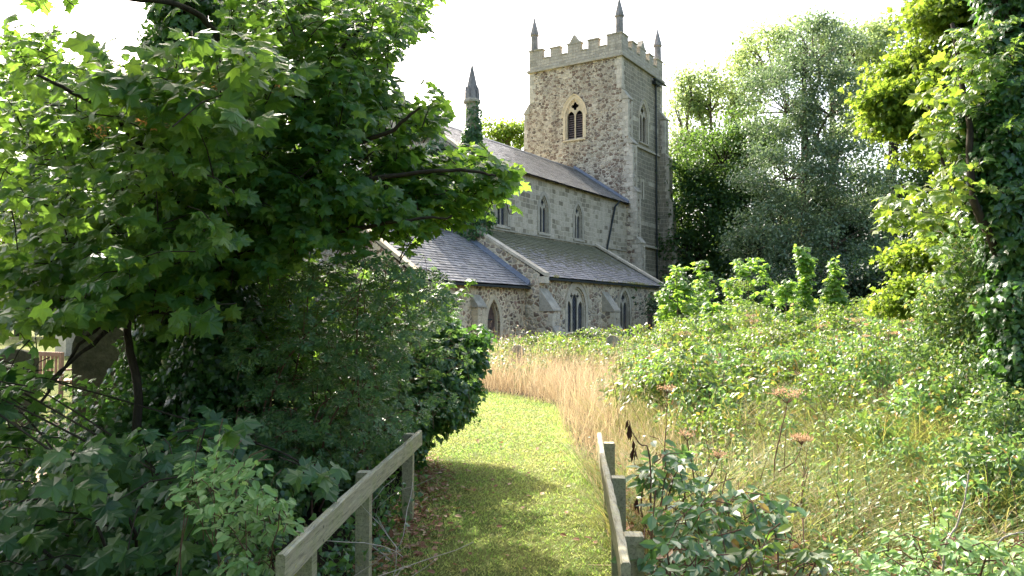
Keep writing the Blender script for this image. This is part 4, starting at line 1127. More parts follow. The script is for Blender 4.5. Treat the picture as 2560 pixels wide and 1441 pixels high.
#### RAILS
def wood_mat():
    t = NT('weathered_rail_wood'); v = t.coord((14, 1.2, 14)); v2 = t.coord()
    a = t.noise(v, 2.5, 6, .7); b = t.noise(v2, 18, 5, .75); c = t.noise(v2, 3.5, 4, .7)
    col = t.mix(t.ramp(a.outputs[0], [(.3, 0.0), (.7, 1.0)]), (.22, .19, .115), (.40, .36, .23))
    col = t.mix(t.ramp(c.outputs[0], [(.45, 0.0), (.65, .6)]), col, (.25, .27, .11))
    g = t.n('ShaderNodeNewGeometry'); s = t.n('ShaderNodeSeparateXYZ'); t.l(g.outputs['True Normal'], s.inputs[0])
    col = t.mix(t.math('MULTIPLY', t.math('GREATER_THAN', s.outputs[2], .7), t.ramp(b.outputs[0], [(.42, .2), (.62, .9)])), col, (.4, .38, .3))
    col = t.mix(t.ramp(b.outputs[0], [(.60, 0.0), (.66, .8)]), col, (.42, .37, .1))
    k_ = t.noise(t.coord((30, 1.5, 30)), 3, 5, .8); col = t.mix(.7, col, t.ramp(k_.outputs[0], [(.36, .35), (.5, 1.05)]), 'MULTIPLY')
    return t.finish(col, .88, t.math('ADD', a.outputs[0], t.math('MULTIPLY', b.outputs[0], .5)), .6, .006, .2)
M['wood'] = wood_mat()
def beveled(mb_pts): pass
def rail(name, A, B, h, th, posts, out, label):
    A = Vector(A); B = Vector(B); d = (B - A).normalized(); n = Vector((d.y, -d.x, 0)).normalized() * out
    e = empty(name, (A + (B - A) * .5 - Vector((0, 0, A.z)))[:], label, 'fence rail')
    o = e.location
    def slab(p0, p1, t0, t1, z0, z1, bw=.006):
        mb = MB(o)
        ring = []
        for p in (p0, p1):
            ring.append([p + n * t0 + Vector((0, 0, z0)), p + n * t0 + Vector((0, 0, z1 - bw)), p + n * (t0 + bw) + Vector((0, 0, z1)), p + n * (t1 - bw) + Vector((0, 0, z1)), p + n * t1 + Vector((0, 0, z1 - bw)), p + n * t1 + Vector((0, 0, z0))])
        mb.add(ring[0] + ring[1], [(i, (i + 1) % 6, 6 + (i + 1) % 6, 6 + i) for i in range(6)] + [tuple(range(6)), tuple(range(11, 5, -1))])
        return mb
    nb = 22; rings = []; rr = random.Random(len(posts) + int(out))
    for i in range(nb + 1):
        t = i / nb; p = A + (B - A) * t + n * (.006 * math.sin(t * 5 + out)) + Vector((0, 0, .007 * math.sin(t * 4 + 1)))
        j = lambda q=.0022: rr.uniform(-q, q)
        bw = .008
        rings.append([p + n * (0 + j()) + Vector((0, 0, -h + j())), p + n * (0 + j()) + Vector((0, 0, -bw + j())), p + n * (bw + j()) + Vector((0, 0, j())), p + n * (th - bw + j()) + Vector((0, 0, j())), p + n * (th + j()) + Vector((0, 0, -bw + j())), p + n * (th + j()) + Vector((0, 0, -h + j()))])
    mb = MB(o); mb.add([q for g in rings for q in g], [(i * 6 + k, i * 6 + (k + 1) % 6, i * 6 + 6 + (k + 1) % 6, i * 6 + 6 + k) for i in range(nb) for k in range(6)] + [tuple(range(6)), tuple(nb * 6 + k for k in range(5, -1, -1))])
    for t, dz in posts:
        for zz in (-.035, -.105):
            c = A + (B - A) * t + n * -.003 + Vector((0, 0, zz)); mb.mat(1)
            mb.add([c + d * (.008 * math.cos(a_)) + Vector((0, 0, .008 * math.sin(a_))) for a_ in [k * math.pi / 4 for k in range(8)]], [tuple(range(8))])
    mb.build('board', [M['wood'], M['iron']], e)
    for t, dz in posts:
        c = A + (B - A) * t; gz = float(ground_z(c.x, c.y))
        ps = slab(c - d * .045, c + d * .045, th + .003, th + .095, gz - .1 - c.z, dz)
        ps.build('post', M['wood'], e)
    return e
rail('wooden_rail', (-.985, 3.37, .762), (-.82, 7.05, .765), .13, .04, [(.16, -.05), (.5, -.01), (.95, -.01)], -1, 'weathered wooden rail on posts along the left side of the mown path')
rail('wooden_rail', (.455, 3.3, .75), (.755, 6.88, .77), .13, .04, [(.12, .005), (.5, -.015), (.90, -.035)], 1, 'lichened wooden rail on posts along the right side of the mown path')
# ------------------------------------------------------------------ mown path blades, litter
def keep(P, m): return P[m]
n = 170000
Y = 3.0 + 15.5 * rng.uniform(0, 1, n) ** 1.25; X = rng.uniform(-4.5, 1.0, n)
m = (X > XL(Y) - .15 + .1 * np.sin(Y * 5)) & (X < XR(Y) + .15)
X, Y = X[m], Y[m]; P = np.stack([X, Y, ground_z(X, Y)], -1); n = len(P)
cl = Cloud(); az = rng.uniform(0, 2 * np.pi, n); tl = rng.uniform(.5, 1.5, n)
T = np.stack([np.cos(az), np.sin(az), 1 / tl * .8], -1)
hgt = rng.uniform(.02, .05, n); wd = np.clip(.0018 * Y ** .5 * 1.6, .004, .012)
cl.add(P, np.stack([np.cos(az + .3), np.sin(az + .3), -.3 * np.ones(n)], -1), T, np.stack([wd, hgt, hgt], -1), T_BLADE1)
tag(cl.build('mown_grass', M['lawn']), 'short mown bright green turf of the path', 'grass', kind='stuff')
cl = Cloud(); n = 4600
Y = rng.uniform(3, 12, n); sd_ = rng.uniform(0, 1, n) < .72
X = np.where(sd_, XL(Y) + np.abs(rng.normal(0, .25, n)) - .15, rng.uniform(-1, .8, n))
k = (rng.uniform(0, 1, n) < np.where(sd_, np.exp(-((Y - 7.6) / 2.2) ** 2) + .25, .09))
X, Y = X[k], Y[k]; n = len(X)
cl.add(np.stack([X, Y, ground_z(X, Y) + .015], -1), unit(rdir(n) * .5 + UP), rdir(n) * np.array((1, 1, .2)), rng.uniform(.03, .08, n), T_OV)
tag(cl.build('leaf_litter', M['litter']), 'dry brown fallen leaves along the left edge of the mown path', 'dead leaves', kind='stuff')
# ragged taller turf and clover at both edges
cl = Cloud(); n = 9000
Y = 3.2 + 13 * rng.uniform(0, 1, n) ** 1.1; s_ = rng.uniform(0, 1, n) < .35
X = np.where(s_, XL(Y) + rng.normal(-.05, .12, n), XR(Y) + rng.normal(.08, .13, n))
az = rng.uniform(0, 6.28, n); h_ = rng.uniform(.03, .10, n) * np.where(Y < 6, .7, 1.1)
cl.add(np.stack([X, Y, ground_z(X, Y)], -1), np.stack([np.cos(az), np.sin(az), 0 * az], -1), np.stack([np.cos(az) * .6, np.sin(az) * .6, 0 * az + 1], -1), np.stack([0 * h_ + .007, h_, h_], -1), T_BLADE)
tag(cl.build('verge_grass', M['lawn']), 'ragged longer grass along both edges of the mown path', 'grass', kind='stuff')

#### RIGHT SIDE WEEDS
def top_z(X, Y):
    e = np.clip((X - XR(Y)) / 1.6, 0, 1)
    b = np.interp(Y, [2, 4, 7, 12, 18, 24, 30], [.25, .40, .72, 1.22, 1.50, 1.45, .9])
    lum = .13 * np.sin(X * 1.9 + Y * .7) * np.cos(Y * 1.1 - X * .6) + .08 * np.sin(X * 4.3) * np.sin(Y * 3.7)
    b = b + .28 * np.clip((X / np.maximum(Y, 1) - .42) / .25, 0, 1) * np.clip((Y - 6) / 5, 0, 1)
    lum = lum * 1.7 + .10 * np.sin(X * 6.1 + Y * 2.3) * np.sin(Y * 4.9 - X)
    lum = lum * np.clip(X / np.maximum(Y, 1) / .2, .3, 1)
    b = b - .70 * np.clip((Y - 12) / 4, 0, 1) * np.clip((.26 - X / np.maximum(Y, 1)) / .1, 0, 1)
    hole = .45 * np.exp(-(((X - 1.9) / .9) ** 2 + ((Y - 8.6) / 1.3) ** 2))
    return (b * (.55 + .45 * e) + lum * (.4 + .06 * Y)) - hole * .9
def wedge(n, y0, y1, a0=-.02, a1=.78, pw=1.0):
    """points over the ground to the right of the path, denser nearby"""
    Y = y0 + (y1 - y0) * rng.uniform(0, 1, n) ** pw; X = rng.uniform(a0, a1, n) * Y
    m = X > XR(Y) + .12; return X[m], Y[m]
# bramble: domes of leaflets with deep gaps between them
cl = Cloud(); tb = Tubes(); CX = []; CY = []
def domes(cl, n, y0, y1, a0, a1, rr_, lf, dens, skip=None, lift=0.0):
    Y = y0 + (y1 - y0) * rng.uniform(0, 1, n); X = rng.uniform(a0, a1, n) * Y
    for x, y in zip(X, Y):
        if x < float(XR(y)) + .15: continue
        if skip and skip(x, y): continue
        r = rng.uniform(*rr_); tz = float(top_z(x, y)) + rng.normal(0, .13) + lift; gz = float(ground_z(x, y)); lsz = rng.uniform(*lf)
        m = int(dens * r * r / lsz / lsz)
        d = rdir(m); d[:, 2] = np.abs(d[:, 2]) * 1.0 - .25; k = 1 - np.abs(rng.normal(0, .22, m))
        k *= 1 + .22 * np.sin(d[:, 0] * 6 + x * 7) * np.cos(d[:, 1] * 5 + y * 3)
        c = np.array((x, y, gz + max(.05, tz - r * .75))); P = c + d * k[:, None] * np.array((r, r, r * .75)); P[:, 2] = np.maximum(P[:, 2], gz + .01)
        N = unit(d * .5 + UP * .7 + rng.normal(size=(m, 3)) * .42); T = unit(d * .6 + rdir(m) * .6 - UP * .5)
        cl.add(P, N, T, lsz * rng.uniform(.6, 1.35, m), T_OV)
isdry = lambda x, y: (x < 1.3 and y < 17) or (x < 1.8 and y < 17 and rng.uniform() < .7) or (y < 10.5 and .12 < x / y < .6 and rng.uniform() < .6)
domes(cl, 230, 8.5, 27, -.03, .8, (.28, .6), (.06, .11), 9.5, isdry, .10)
domes(cl, 70, 7, 13, .1, .8, (.16, .34), (.05, .08), 8, isdry, .05)
domes(cl, 45, 15, 26, .1, .5, (.3, .5), (.07, .10), 9, isdry, .26)
dk = Cloud(); domes(dk, 230, 7.5, 26, -.03, .8, (.25, .6), (.05, .10), 8, isdry, -.12); domes(dk, 40, 5, 9, .2, .8, (.15, .3), (.045, .07), 8.0, isdry, -.02)
tag(dk.build('bramble_thicket', M['rasp']), 'darker green bramble growth between the sunlit domes right of the path', 'brambles', kind='stuff')
X, Y = wedge(1200, 7, 26, -.05, .8, 1.0); k = ~((X < 1.7) & (Y < 19)); X, Y = X[k], Y[k]; n = len(X)
Z = ground_z(X, Y) + np.maximum(.02, top_z(X, Y) * rng.uniform(.1, .9, n))
cl.add(np.stack([X, Y, Z], -1), unit(UP + rng.normal(size=(n, 3)) * .5), unit(rdir(n) * np.array((1, 1, .3)) - UP * .35), rng.uniform(.04, .09, n), T_OV)
for k in range(60):     # arching canes
    x, y = X[k * 31 % len(X)], Y[k * 31 % len(X)]; z = float(ground_z(x, y)) + float(top_z(x, y)); a = rng.uniform(0, 6.28); d = np.array((math.cos(a), math.sin(a) * .6, 0))
    q = [np.array((x, y, z - .5)), np.array((x, y, z + .1)) + d * .35, np.array((x, y, z + rng.uniform(0, .2))) + d * .8, np.array((x, y, z - .25)) + d * 1.2]
    pts = limb(tb, q, .004, .002, 6, .01, 4)
    m_ = rng.integers(3, len(pts), 16); cl.add(pts[m_] + rng.normal(size=(16, 3)) * .04, unit(UP + rng.normal(size=(16, 3)) * .45), rdir(16) * np.array((1, 1, .3)) - UP * .3, rng.uniform(.06, .11, 16), T_OV)
bb = tag(cl.build('bramble_thicket', M['bramble']), 'sunlit bramble thicket covering the graves right of the path', 'brambles', kind='stuff')
tag(tb.build('bramble_canes', M['stem']), 'thin arching bramble canes over the thicket', 'bramble canes', kind='stuff')
# weed grass among it
cl = Cloud()
X, Y = wedge(52000, 4.2, 17, -.02, .8, 1.1)
TX, TY = wedge(2300, 4.4, 16, -.02, .8, 1.0); w_ = np.exp(-((TY - 8.2) / 3.4) ** 2) * np.clip(1.3 - (TX / TY - .36) ** 2 * 9, .25, 1)
k = (rng.uniform(0, 1, len(TX)) < w_) & ~((TX < 1.3) & (TY > 9)); TX, TY = TX[k], TY[k]
i_ = rng.integers(0, len(TX), 27000); n = 27000; az = rng.uniform(0, 6.28, n); q_ = np.abs(rng.normal(0, .09, n)); X = TX[i_] + np.cos(az) * q_; Y = TY[i_] + np.sin(az) * q_; h_ = np.clip(top_z(X, Y) + .15, .2, 1.2) * rng.uniform(.45, 1.15, n) * (1 + .25 * np.sin(i_ * 7.7))
T = np.stack([np.cos(az) * .45, np.sin(az) * .45, 0 * az + 1], -1)
cl.add(np.stack([X, Y, ground_z(X, Y)], -1), np.stack([np.cos(az), np.sin(az), -.2 + 0 * az], -1), T, np.stack([.009 + 0 * h_, h_, h_], -1), T_ARC)
tag(cl.build('long_grass', M['weedgrass']), 'yellow green arching long grass among the weeds on the right', 'grass', kind='stuff')
# straw coloured dry grass
cl = Cloud(); n = 56000
Y = rng.uniform(5.3, 20, n); X = rng.uniform(-4.5, 3.2, n)
d = X - XR(Y)
w_ = np.where(Y < 14.5, np.exp(-((d - .5) / .45) ** 2), np.exp(-((d - 1.4) / 1.6) ** 2) * 1.3)
w_ = np.where((Y < 9.5) & (d > .1), np.maximum(w_, .9 * np.exp(-((d - .8) / .8) ** 2)), w_)
k = (rng.uniform(0, 1, n) < w_) & (d > .05); X, Y, d = X[k], Y[k], d[k]; n = len(X)
cx = np.sin(X * 5) * np.cos(Y * 4)
az = rng.uniform(0, 6.28, n); h_ = rng.uniform(.25, 1.15, n) * (1 + .22 * np.sin(X * 9 + Y * 3)) * np.interp(Y, [5.3, 7, 9, 12], [.42, .5, .7, 1.0]) * (1 + .3 * cx)
T = np.stack([np.cos(az) * .22 + .18 * np.sin(Y * 2.1), np.sin(az) * .22, 0 * az + 1], -1) + rng.normal(size=(n, 3)) * .17
PP = np.stack([X, Y, ground_z(X, Y)], -1); NN = np.stack([np.cos(az), np.sin(az), 0 * az], -1); SS = np.stack([.006 + 0 * h_, h_, h_ * .7], -1); bk = rng.uniform(0, 1, n) < .45
cl.add(PP[~bk], NN[~bk], T[~bk], SS[~bk], T_BLADE); cl.add(PP[bk], NN[bk], T[bk] + rng.normal(size=(int(bk.sum()), 3)) * .25, SS[bk], T_BENT)
# seed heads
k = rng.uniform(0, 1, n) < .25; m = int(k.sum())
P = np.stack([X, Y, ground_z(X, Y)], -1)[k] + unit(T[k]) * h_[k][:, None] * .85
cl.add(P, rdir(m), unit(T[k] + rdir(m) * .3), np.stack([np.full(m, .018), np.full(m, .12), np.full(m, .03)], -1), T_LANCE)
tag(cl.build('dry_grass', M['straw']), 'tall straw coloured dry grass lining the bend of the path', 'grass', kind='stuff')
# green mix between the dry grass and the church
cl = Cloud(); n = 42000
Y = rng.uniform(15.5, 31, n); X = rng.uniform(-7, 6, n); 
d = X - XR(Y); S0 = X * sv.x + Y * sv.y; k = (d > .3) & (S0 < 16.0) & (Y > 19.5 + rng.normal(0, .8, n)) & (X < 1.6 + rng.normal(0, .6, n)) & (np.sin(X * 1.7 + Y * 1.1) + rng.normal(0, .7, n) > -.2); X, Y = X[k], Y[k]; n = len(X)
Z = ground_z(X, Y) + rng.uniform(.05, .42, n) * (1 + .5 * np.sin(X * 2.1 + Y))
cl.add(np.stack([X, Y, Z], -1), unit(UP + rng.normal(size=(n, 3)) * .5), rdir(n) * np.array((1, 1, .3)) - UP * .3, rng.uniform(.06, .12, n), T_OV)
tag(cl.build('green_weeds', M['bramble']), 'bright green weeds around the gravestones in front of the church', 'weeds', kind='stuff')
cl = Cloud(); n = 15000
Y = rng.uniform(16, 31, n); X = rng.uniform(-7, 6, n); d = X - XR(Y); S0 = X * sv.x + Y * sv.y; k = (d > .6) & (S0 < 16.3); X, Y = X[k], Y[k]; n = len(X)
az = rng.uniform(0, 6.28, n); h_ = rng.uniform(.3, .85, n)
cl.add(np.stack([X, Y, ground_z(X, Y)], -1), np.stack([np.cos(az), np.sin(az), 0 * az], -1), np.stack([np.cos(az) * .25, np.sin(az) * .25, 0 * az + 1], -1), np.stack([.012 + 0 * h_, h_, h_ * .6], -1), T_BLADE)
tag(cl.build('dry_grass', M['straw']), 'thin dry stalks standing in front of the church wall', 'grass', kind='stuff')

# nettles: leafy upright stems, each a plant of its own
def nettle_arr(h, n, size):
    t = np.linspace(.15, 1, n); P = []; T = []; S = []
    for i, tt in enumerate(t):
        a = (i % 2) * math.pi / 2 + rng.normal() * .25
        for sg in (0, math.pi):
            d = np.array((math.cos(a + sg), math.sin(a + sg), -.35 - .3 * rng.uniform())); P.append((0, 0, tt * h)); T.append(d); S.append(size * (1.15 - .75 * tt) * rng.uniform(.8, 1.2))
    return np.array(P), np.array(T), np.array(S)
nm = []
for v in range(6):
    h = (.55, .65, .5, .72, .6, .45)[v]; P, T, S = nettle_arr(h, 11, .075); cl = Cloud()
    cl.add(P, unit(UP + T * .2), T, S, T_OV); V, F = tube_pts([(0, 0, -.05), (.01, 0, h * .5), (0, .01, h)], [.004, .003, .002], 4)
    me = np.concatenate([cl.V[0], V]); nm.append((me, cl.F[0], F + len(cl.V[0])))
nproto = []
for v, (Vv, Fa, Fb) in enumerate(nm):
    o = np_mesh('nettle', Vv, [Fa, Fb], M['nettle_tall']); nproto.append(o)
cnt = 0
for k in range(270):
    while True:
        Yk = rng.uniform(3.7, 8.2) if k < 170 else rng.uniform(7, 13); Xk = rng.uniform(.22, .72) * Yk
        if Xk > .95: break
    if k < len(nproto): o = nproto[k]
    else:
        o = nproto[k % 6].copy(); COL.objects.link(o)
    s_ = rng.uniform(.7, 1.15) * float(np.interp(Yk, [4, 8, 12], [.9, 1.5, 2.0])); o.location = (Xk, Yk, 0); o.scale = (s_, s_, s_); o.rotation_euler = (rng.normal() * .12, rng.normal() * .12, rng.uniform(0, 6.28))
    tag(o, 'upright nettle stem with paired leaves among the weeds on the right', 'nettle', 'nettles among the weeds on the right')
# low leafy ground cover lower right
cl = Cloud(); X, Y = wedge(7000, 3.4, 9.5, .1, .82, 1.0); k = X > .85; X, Y = X[k], Y[k]; n = len(X)
Z = np.maximum(.02, top_z(X, Y) * rng.uniform(.05, .85, n))
cl.add(np.stack([X, Y, Z], -1), unit(UP + rng.normal(size=(n, 3)) * .55 + np.array((0, -.3, 0))), rdir(n) * np.array((1, 1, .3)) - UP * .35, rng.uniform(.03, .065, n), T_OV)
tag(cl.build('ground_weeds', M['nettle']), 'tangle of small weeds covering the ground lower right', 'weeds', kind='stuff')
cl = Cloud(); X, Y = wedge(16000, 3.4, 9.5, .2, .85, 1.0); k = (X > 1.0) & (np.sin(X * 3.1 + Y) + rng.normal(0, .8, len(X)) > -.3); X, Y = X[k], Y[k]; n = len(X)
cl.add(np.stack([X, Y, rng.uniform(.02, .3, n)], -1), unit(UP + rng.normal(size=(n, 3)) * .45), rdir(n) * np.array((1, 1, .3)), rng.uniform(.035, .06, n), T_IVY)
tag(cl.build('ground_ivy', M['ivy']), 'dark green ivy layer under the weeds lower right', 'ivy', kind='stuff')
tb = Tubes(); X, Y = wedge(520, 4.5, 20, .0, .75, 1.0)
for x, y in zip(X, Y):
    z = float(ground_z(x, y)); h = max(.3, float(top_z(x, y))) * rng.uniform(.7, 1.25); l = rng.normal(size=2) * .12
    tb.add([(x, y, z), (x + l[0] * .4, y + l[1] * .4, z + h * .6), (x + l[0], y + l[1], z + h)], [.005, .004, .002], 4)
tag(tb.build('dead_stems', M['stem']), 'thin brown dead stems standing up through the weeds', 'dead stems', kind='stuff')
cl = Cloud(); X, Y = wedge(7000, 5, 20, .0, .75, 1.0); k = np.sin(X * 1.3 + 2) * np.sin(Y * .9) + rng.normal(0, .35, len(X)) > .45; X, Y = X[k], Y[k]; n = len(X)
az = rng.uniform(0, 6.28, n); h_ = np.clip(top_z(X, Y) + .1, .2, 1.3) * rng.uniform(.5, 1.1, n)
cl.add(np.stack([X, Y, ground_z(X, Y)], -1), np.stack([np.cos(az), np.sin(az), 0 * az], -1), np.stack([np.cos(az) * .4, np.sin(az) * .4, 0 * az + 1], -1), np.stack([.008 + 0 * h_, h_, h_], -1), T_ARC)
tag(cl.build('dry_grass', M['straw']), 'tan patches of dead grass scattered through the brambles', 'grass', kind='stuff')
cl = Cloud(); X, Y = wedge(5200, 3.2, 8.5, .1, .82, 1.0); k = X > .7; X, Y = X[k], Y[k]; n = len(X)
cl.add(np.stack([X, Y, rng.uniform(.01, .3, n)], -1), unit(rdir(n) + UP), rdir(n), rng.uniform(.04, .09, n), T_OV)
tag(cl.build('leaf_litter', M['litter']), 'brown withered leaves among the weeds lower right', 'dead leaves', kind='stuff')

def plant(name, label, cat, x, y, mat, tops, size, L=.22, pairs=2, tpl=T_OV, tmat='stem', group=None, nst=5, off=.0):
    b = np.array((x, y, float(ground_z(x, y)))); e = empty(name, b, label, cat, group); cl = Cloud(); tb = Tubes()
    sprays(cl, tb, tops, b + UP * .2, L, pairs, size, tpl, tilt=.55, twig=.003)
    for k in range(min(nst, len(tops))): 
        q = tops[k * max(1, len(tops) // nst) % len(tops)]; limb(tb, [b + rng.normal(size=3) * np.array((.06, .06, 0)), (b + q) / 2 + rng.normal(size=3) * .05, q], .008, .004, 5, .01, 5)
    tb.build('stems', M[tmat], e, b); cl.build('foliage', M[mat], e, b); return e
def blob_pts(c, r, n): d = rdir(n); return np.asarray(c) + d * np.asarray(r) * rng.uniform(.3, 1, (n, 1)) ** .5
plant('bramble_bush', 'leafy bramble bush with large glossy leaves in the foreground right of the rail', 'bush', 1.35, 4.5, 'rasp', blob_pts(at(1800, 1300, 4.5), (.42, .3, .17), 60), .085)
plant('bramble_bush', 'small bush of drooping dark green leaves right behind the right rail', 'bush', 1.05, 5.6, 'rasp', blob_pts(at(1670, 1180, 5.6), (.24, .2, .18), 26), .10)
plant('bramble_bush', 'low bramble with yellowing leaves at the bottom edge right of the rail post', 'bush', 1.0, 3.7, 'rasp', blob_pts(at(1700, 1400, 3.7), (.25, .2, .12), 26), .07)
plant('bramble_bush', 'bramble clump with yellow leaves at the bottom edge in front of the nettles', 'bush', 1.45, 3.6, 'bramble', blob_pts(at(1980, 1420, 3.6), (.25, .2, .1), 22), .07)
# pale leaved elder bush low right corner
plant('elder_bush', 'mass of pale mint green small leaves in the bottom right corner', 'bush', 2.3, 3.7, 'pale_leaf', blob_pts(at(2380, 1400, 3.8), (.55, .35, .16), 80), .05, .14, 4)

# saplings beyond the brambles
def sapling(px, ytop, ybot, Y, wpx, label, dense=1.0, leaf=.15):
    t = at(px, ytop, Y); b = np.array((t[0], Y, float(ground_z(t[0], Y)))); zb = at(px, ybot, Y)[2]
    e = empty('sapling', b, label, 'sapling', None); cl = Cloud(); tb = Tubes(); w = wpx * Y / FPX / 2
    limb(tb, [b, b * .5 + t * .5 + rng.normal(size=3) * .05, t], .025, .008, 6, .01, 6)
    n = int((t[2] - zb) / .1 * dense * (1 + w * 2.2)); P = []
    for k in range(n):
        f = rng.uniform(0, 1) ** .8; z = t[2] - (t[2] - zb) * f; a = rng.uniform(0, 6.28); r = w * (.3 + .7 * min(1, f * 1.6)) * rng.uniform(.3, 1)
        P.append((t[0] + math.cos(a) * r, Y + math.sin(a) * r, z))
    sprays(cl, tb, np.array(P), (t[0], Y, zb), .28, 3, leaf, T_MAPLE, tilt=.2, updir=.4, drp=.3, twig=.005)
    tb.build('stem', M['bark'], e, b); cl.build('crown', M['sap'], e, b)
sapling(1870, 640, 800, 24, 190, 'broad bushy sycamore sapling with bright yellow green leaves, tallest of those beyond the brambles', 1.3)
sapling(2010, 618, 800, 22, 56, 'slim upright sapling between the broad bushy one and the curved one', 1.8)
sapling(2088, 645, 830, 21, 56, 'slim slightly curved sapling with bright tip, rightmost beyond the brambles', 1.8)
sapling(1690, 668, 830, 23, 130, 'sapling in front of the foot of the church tower', 1.4)
sapling(1755, 650, 800, 27, 80, 'narrow sapling beside the dark tree right of the tower')
sapling(1960, 700, 820, 20, 80, 'low leafy sapling tucked below the broad bushy one')
sapling(1780, 760, 840, 19, 120, 'low spreading sapling in front of the broad bushy one', 1.2)

# dead hogweed stalks with flat umbels
def hogweed(x, y, h, rays, label, lean=(0, 0), r=.15, arms=()):
    b = np.array((x, y, float(ground_z(x, y)))); e = empty('hogweed', b, label, 'dead plant', 'dead brown hogweed stalks'); tb = Tubes(); cl = Cloud()
    def umbel(top, d, r):
        for k in range(rays):
            a = 6.28 * k / rays; q = top + unit(np.array((math.cos(a) * r * rng.uniform(.4, 1), math.sin(a) * r * rng.uniform(.4, 1), r * .55)) + d * .02) * r * rng.uniform(.7, 1)
            tb.add(np.stack([top, q]), [.0025, .0012], 4); n = 12
            cl.add(q + rng.normal(size=(n, 3)) * np.array((.022, .022, .012)), rdir(n), rdir(n) + UP, rng.uniform(.012, .022, n), T_DIA)
    t = b + np.array((lean[0], lean[1], h)); limb(tb, [b, b + (t - b) * np.array((.3, .3, .55)), t], .008, .004, 6, .01, 6); umbel(t, UP, r)
    for (f, ax, ay, hh) in arms:
        p = b + (t - b) * f; q = p + np.array((ax, ay, hh)); limb(tb, [p, p + (q - p) * np.array((.7, .7, .4)), q], .006, .003, 6, .01, 5); umbel(q, UP, r * .6)
    tb.build('stalk', M['stem'], e, b); cl.build('flower_head', M['hog'], e, b)
p = at(1965, 1010, 6.6); hogweed(p[0] - .14, 6.6, p[2], 22, 'tall brown hogweed stalk with wide pinkish head, nearest one right of the rail', (.15, 0), .16, [(.45, .22, .05, .22)])
p = at(1745, 1120, 5.9); hogweed(p[0], 5.9, p[2] + .05, 9, 'short thin brown hogweed stalk behind the drooping dark leaves', (-.08, 0), .09, [(.6, .2, 0, .2)])
hogweed(1.45, 7.4, 1.05, 10, 'brown upright stalk standing in the yellow grass behind the near hogweed', (.03, 0), .08)
for i, (px, py, Y) in enumerate(((2215, 800, 13), (2250, 790, 13.5), (2265, 815, 13), (2140, 815, 14), (2050, 828, 15), (1870, 800, 17), (1880, 815, 16), (1700, 850, 13), (2300, 800, 12))):
    p = at(px, py, Y); hogweed(p[0], Y, p[2] - float(ground_z(p[0], Y)), 14, ('brown hogweed head against the dark trees, left of a close pair', 'brown hogweed head, tallest of the close group against dark trees', 'brown hogweed head, lowest of the close group by the right bush', 'small brown hogweed head left of the close group', 'brown hogweed head below the slim curved sapling', 'brown hogweed head under the broad bushy sapling', 'brown hogweed head just above the arched gravestone', 'brown hogweed head rising in front of the tower foot', 'brown hogweed head rightmost against the bush')[i], (.05, 0), .16, [(.7, .12, 0, .2)])
# bare pale twig bottom right, curled dead leaf stem
tb = Tubes(); b = at(2345, 1480, 3.7); b[2] = 0.02
limb(tb, [b, at(2360, 1400, 3.7), at(2400, 1290, 3.7), at(2425, 1175, 3.7)], .007, .003, 6, .006, 5); limb(tb, [at(2358, 1410, 3.7), at(2345, 1370, 3.7)], .004, .002, 4, .004, 5)
tag(tb.build('bare_twig', M['pale_twig']), 'bare pale upright twig standing in the bottom right weeds', 'twig')
tb = Tubes(); limb(tb, [np.array((2.6, 3.5, .02)), at(2500, 1390, 3.6), at(2580, 1330, 3.6)], .006, .003, 6, .006, 5)
tag(tb.build('bare_twig', M['pale_twig']), 'bare pale slanting twig in the bottom right corner', 'twig')
b = np.array((at(1625, 1200, 5.4)[0], 5.4, 0.0)); e = empty('withered_plant', b, 'reddish stem with curled dark brown dead leaves hanging above the right rail', 'dead plant'); tb = Tubes(); cl = Cloud()
limb(tb, [b, at(1625, 1150, 5.4), at(1600, 1110, 5.4), at(1580, 1080, 5.4), at(1572, 1050, 5.4)], .007, .003, 5, .005, 5)
for px, py in ((1572, 1060), (1588, 1105), (1586, 1120), (1592, 1250)):
    cl = Cloud(); cl.add(at(px, py, 5.4) + rng.normal(size=(4, 3)) * .012, rdir(4), -UP + rdir(4) * .25, rng.uniform(.07, .12, 4), T_LANCE)
    cl.build('dead_leaf', M['deadleaf'], e, b)
tb.build('stalk', M['stem'], e, b)

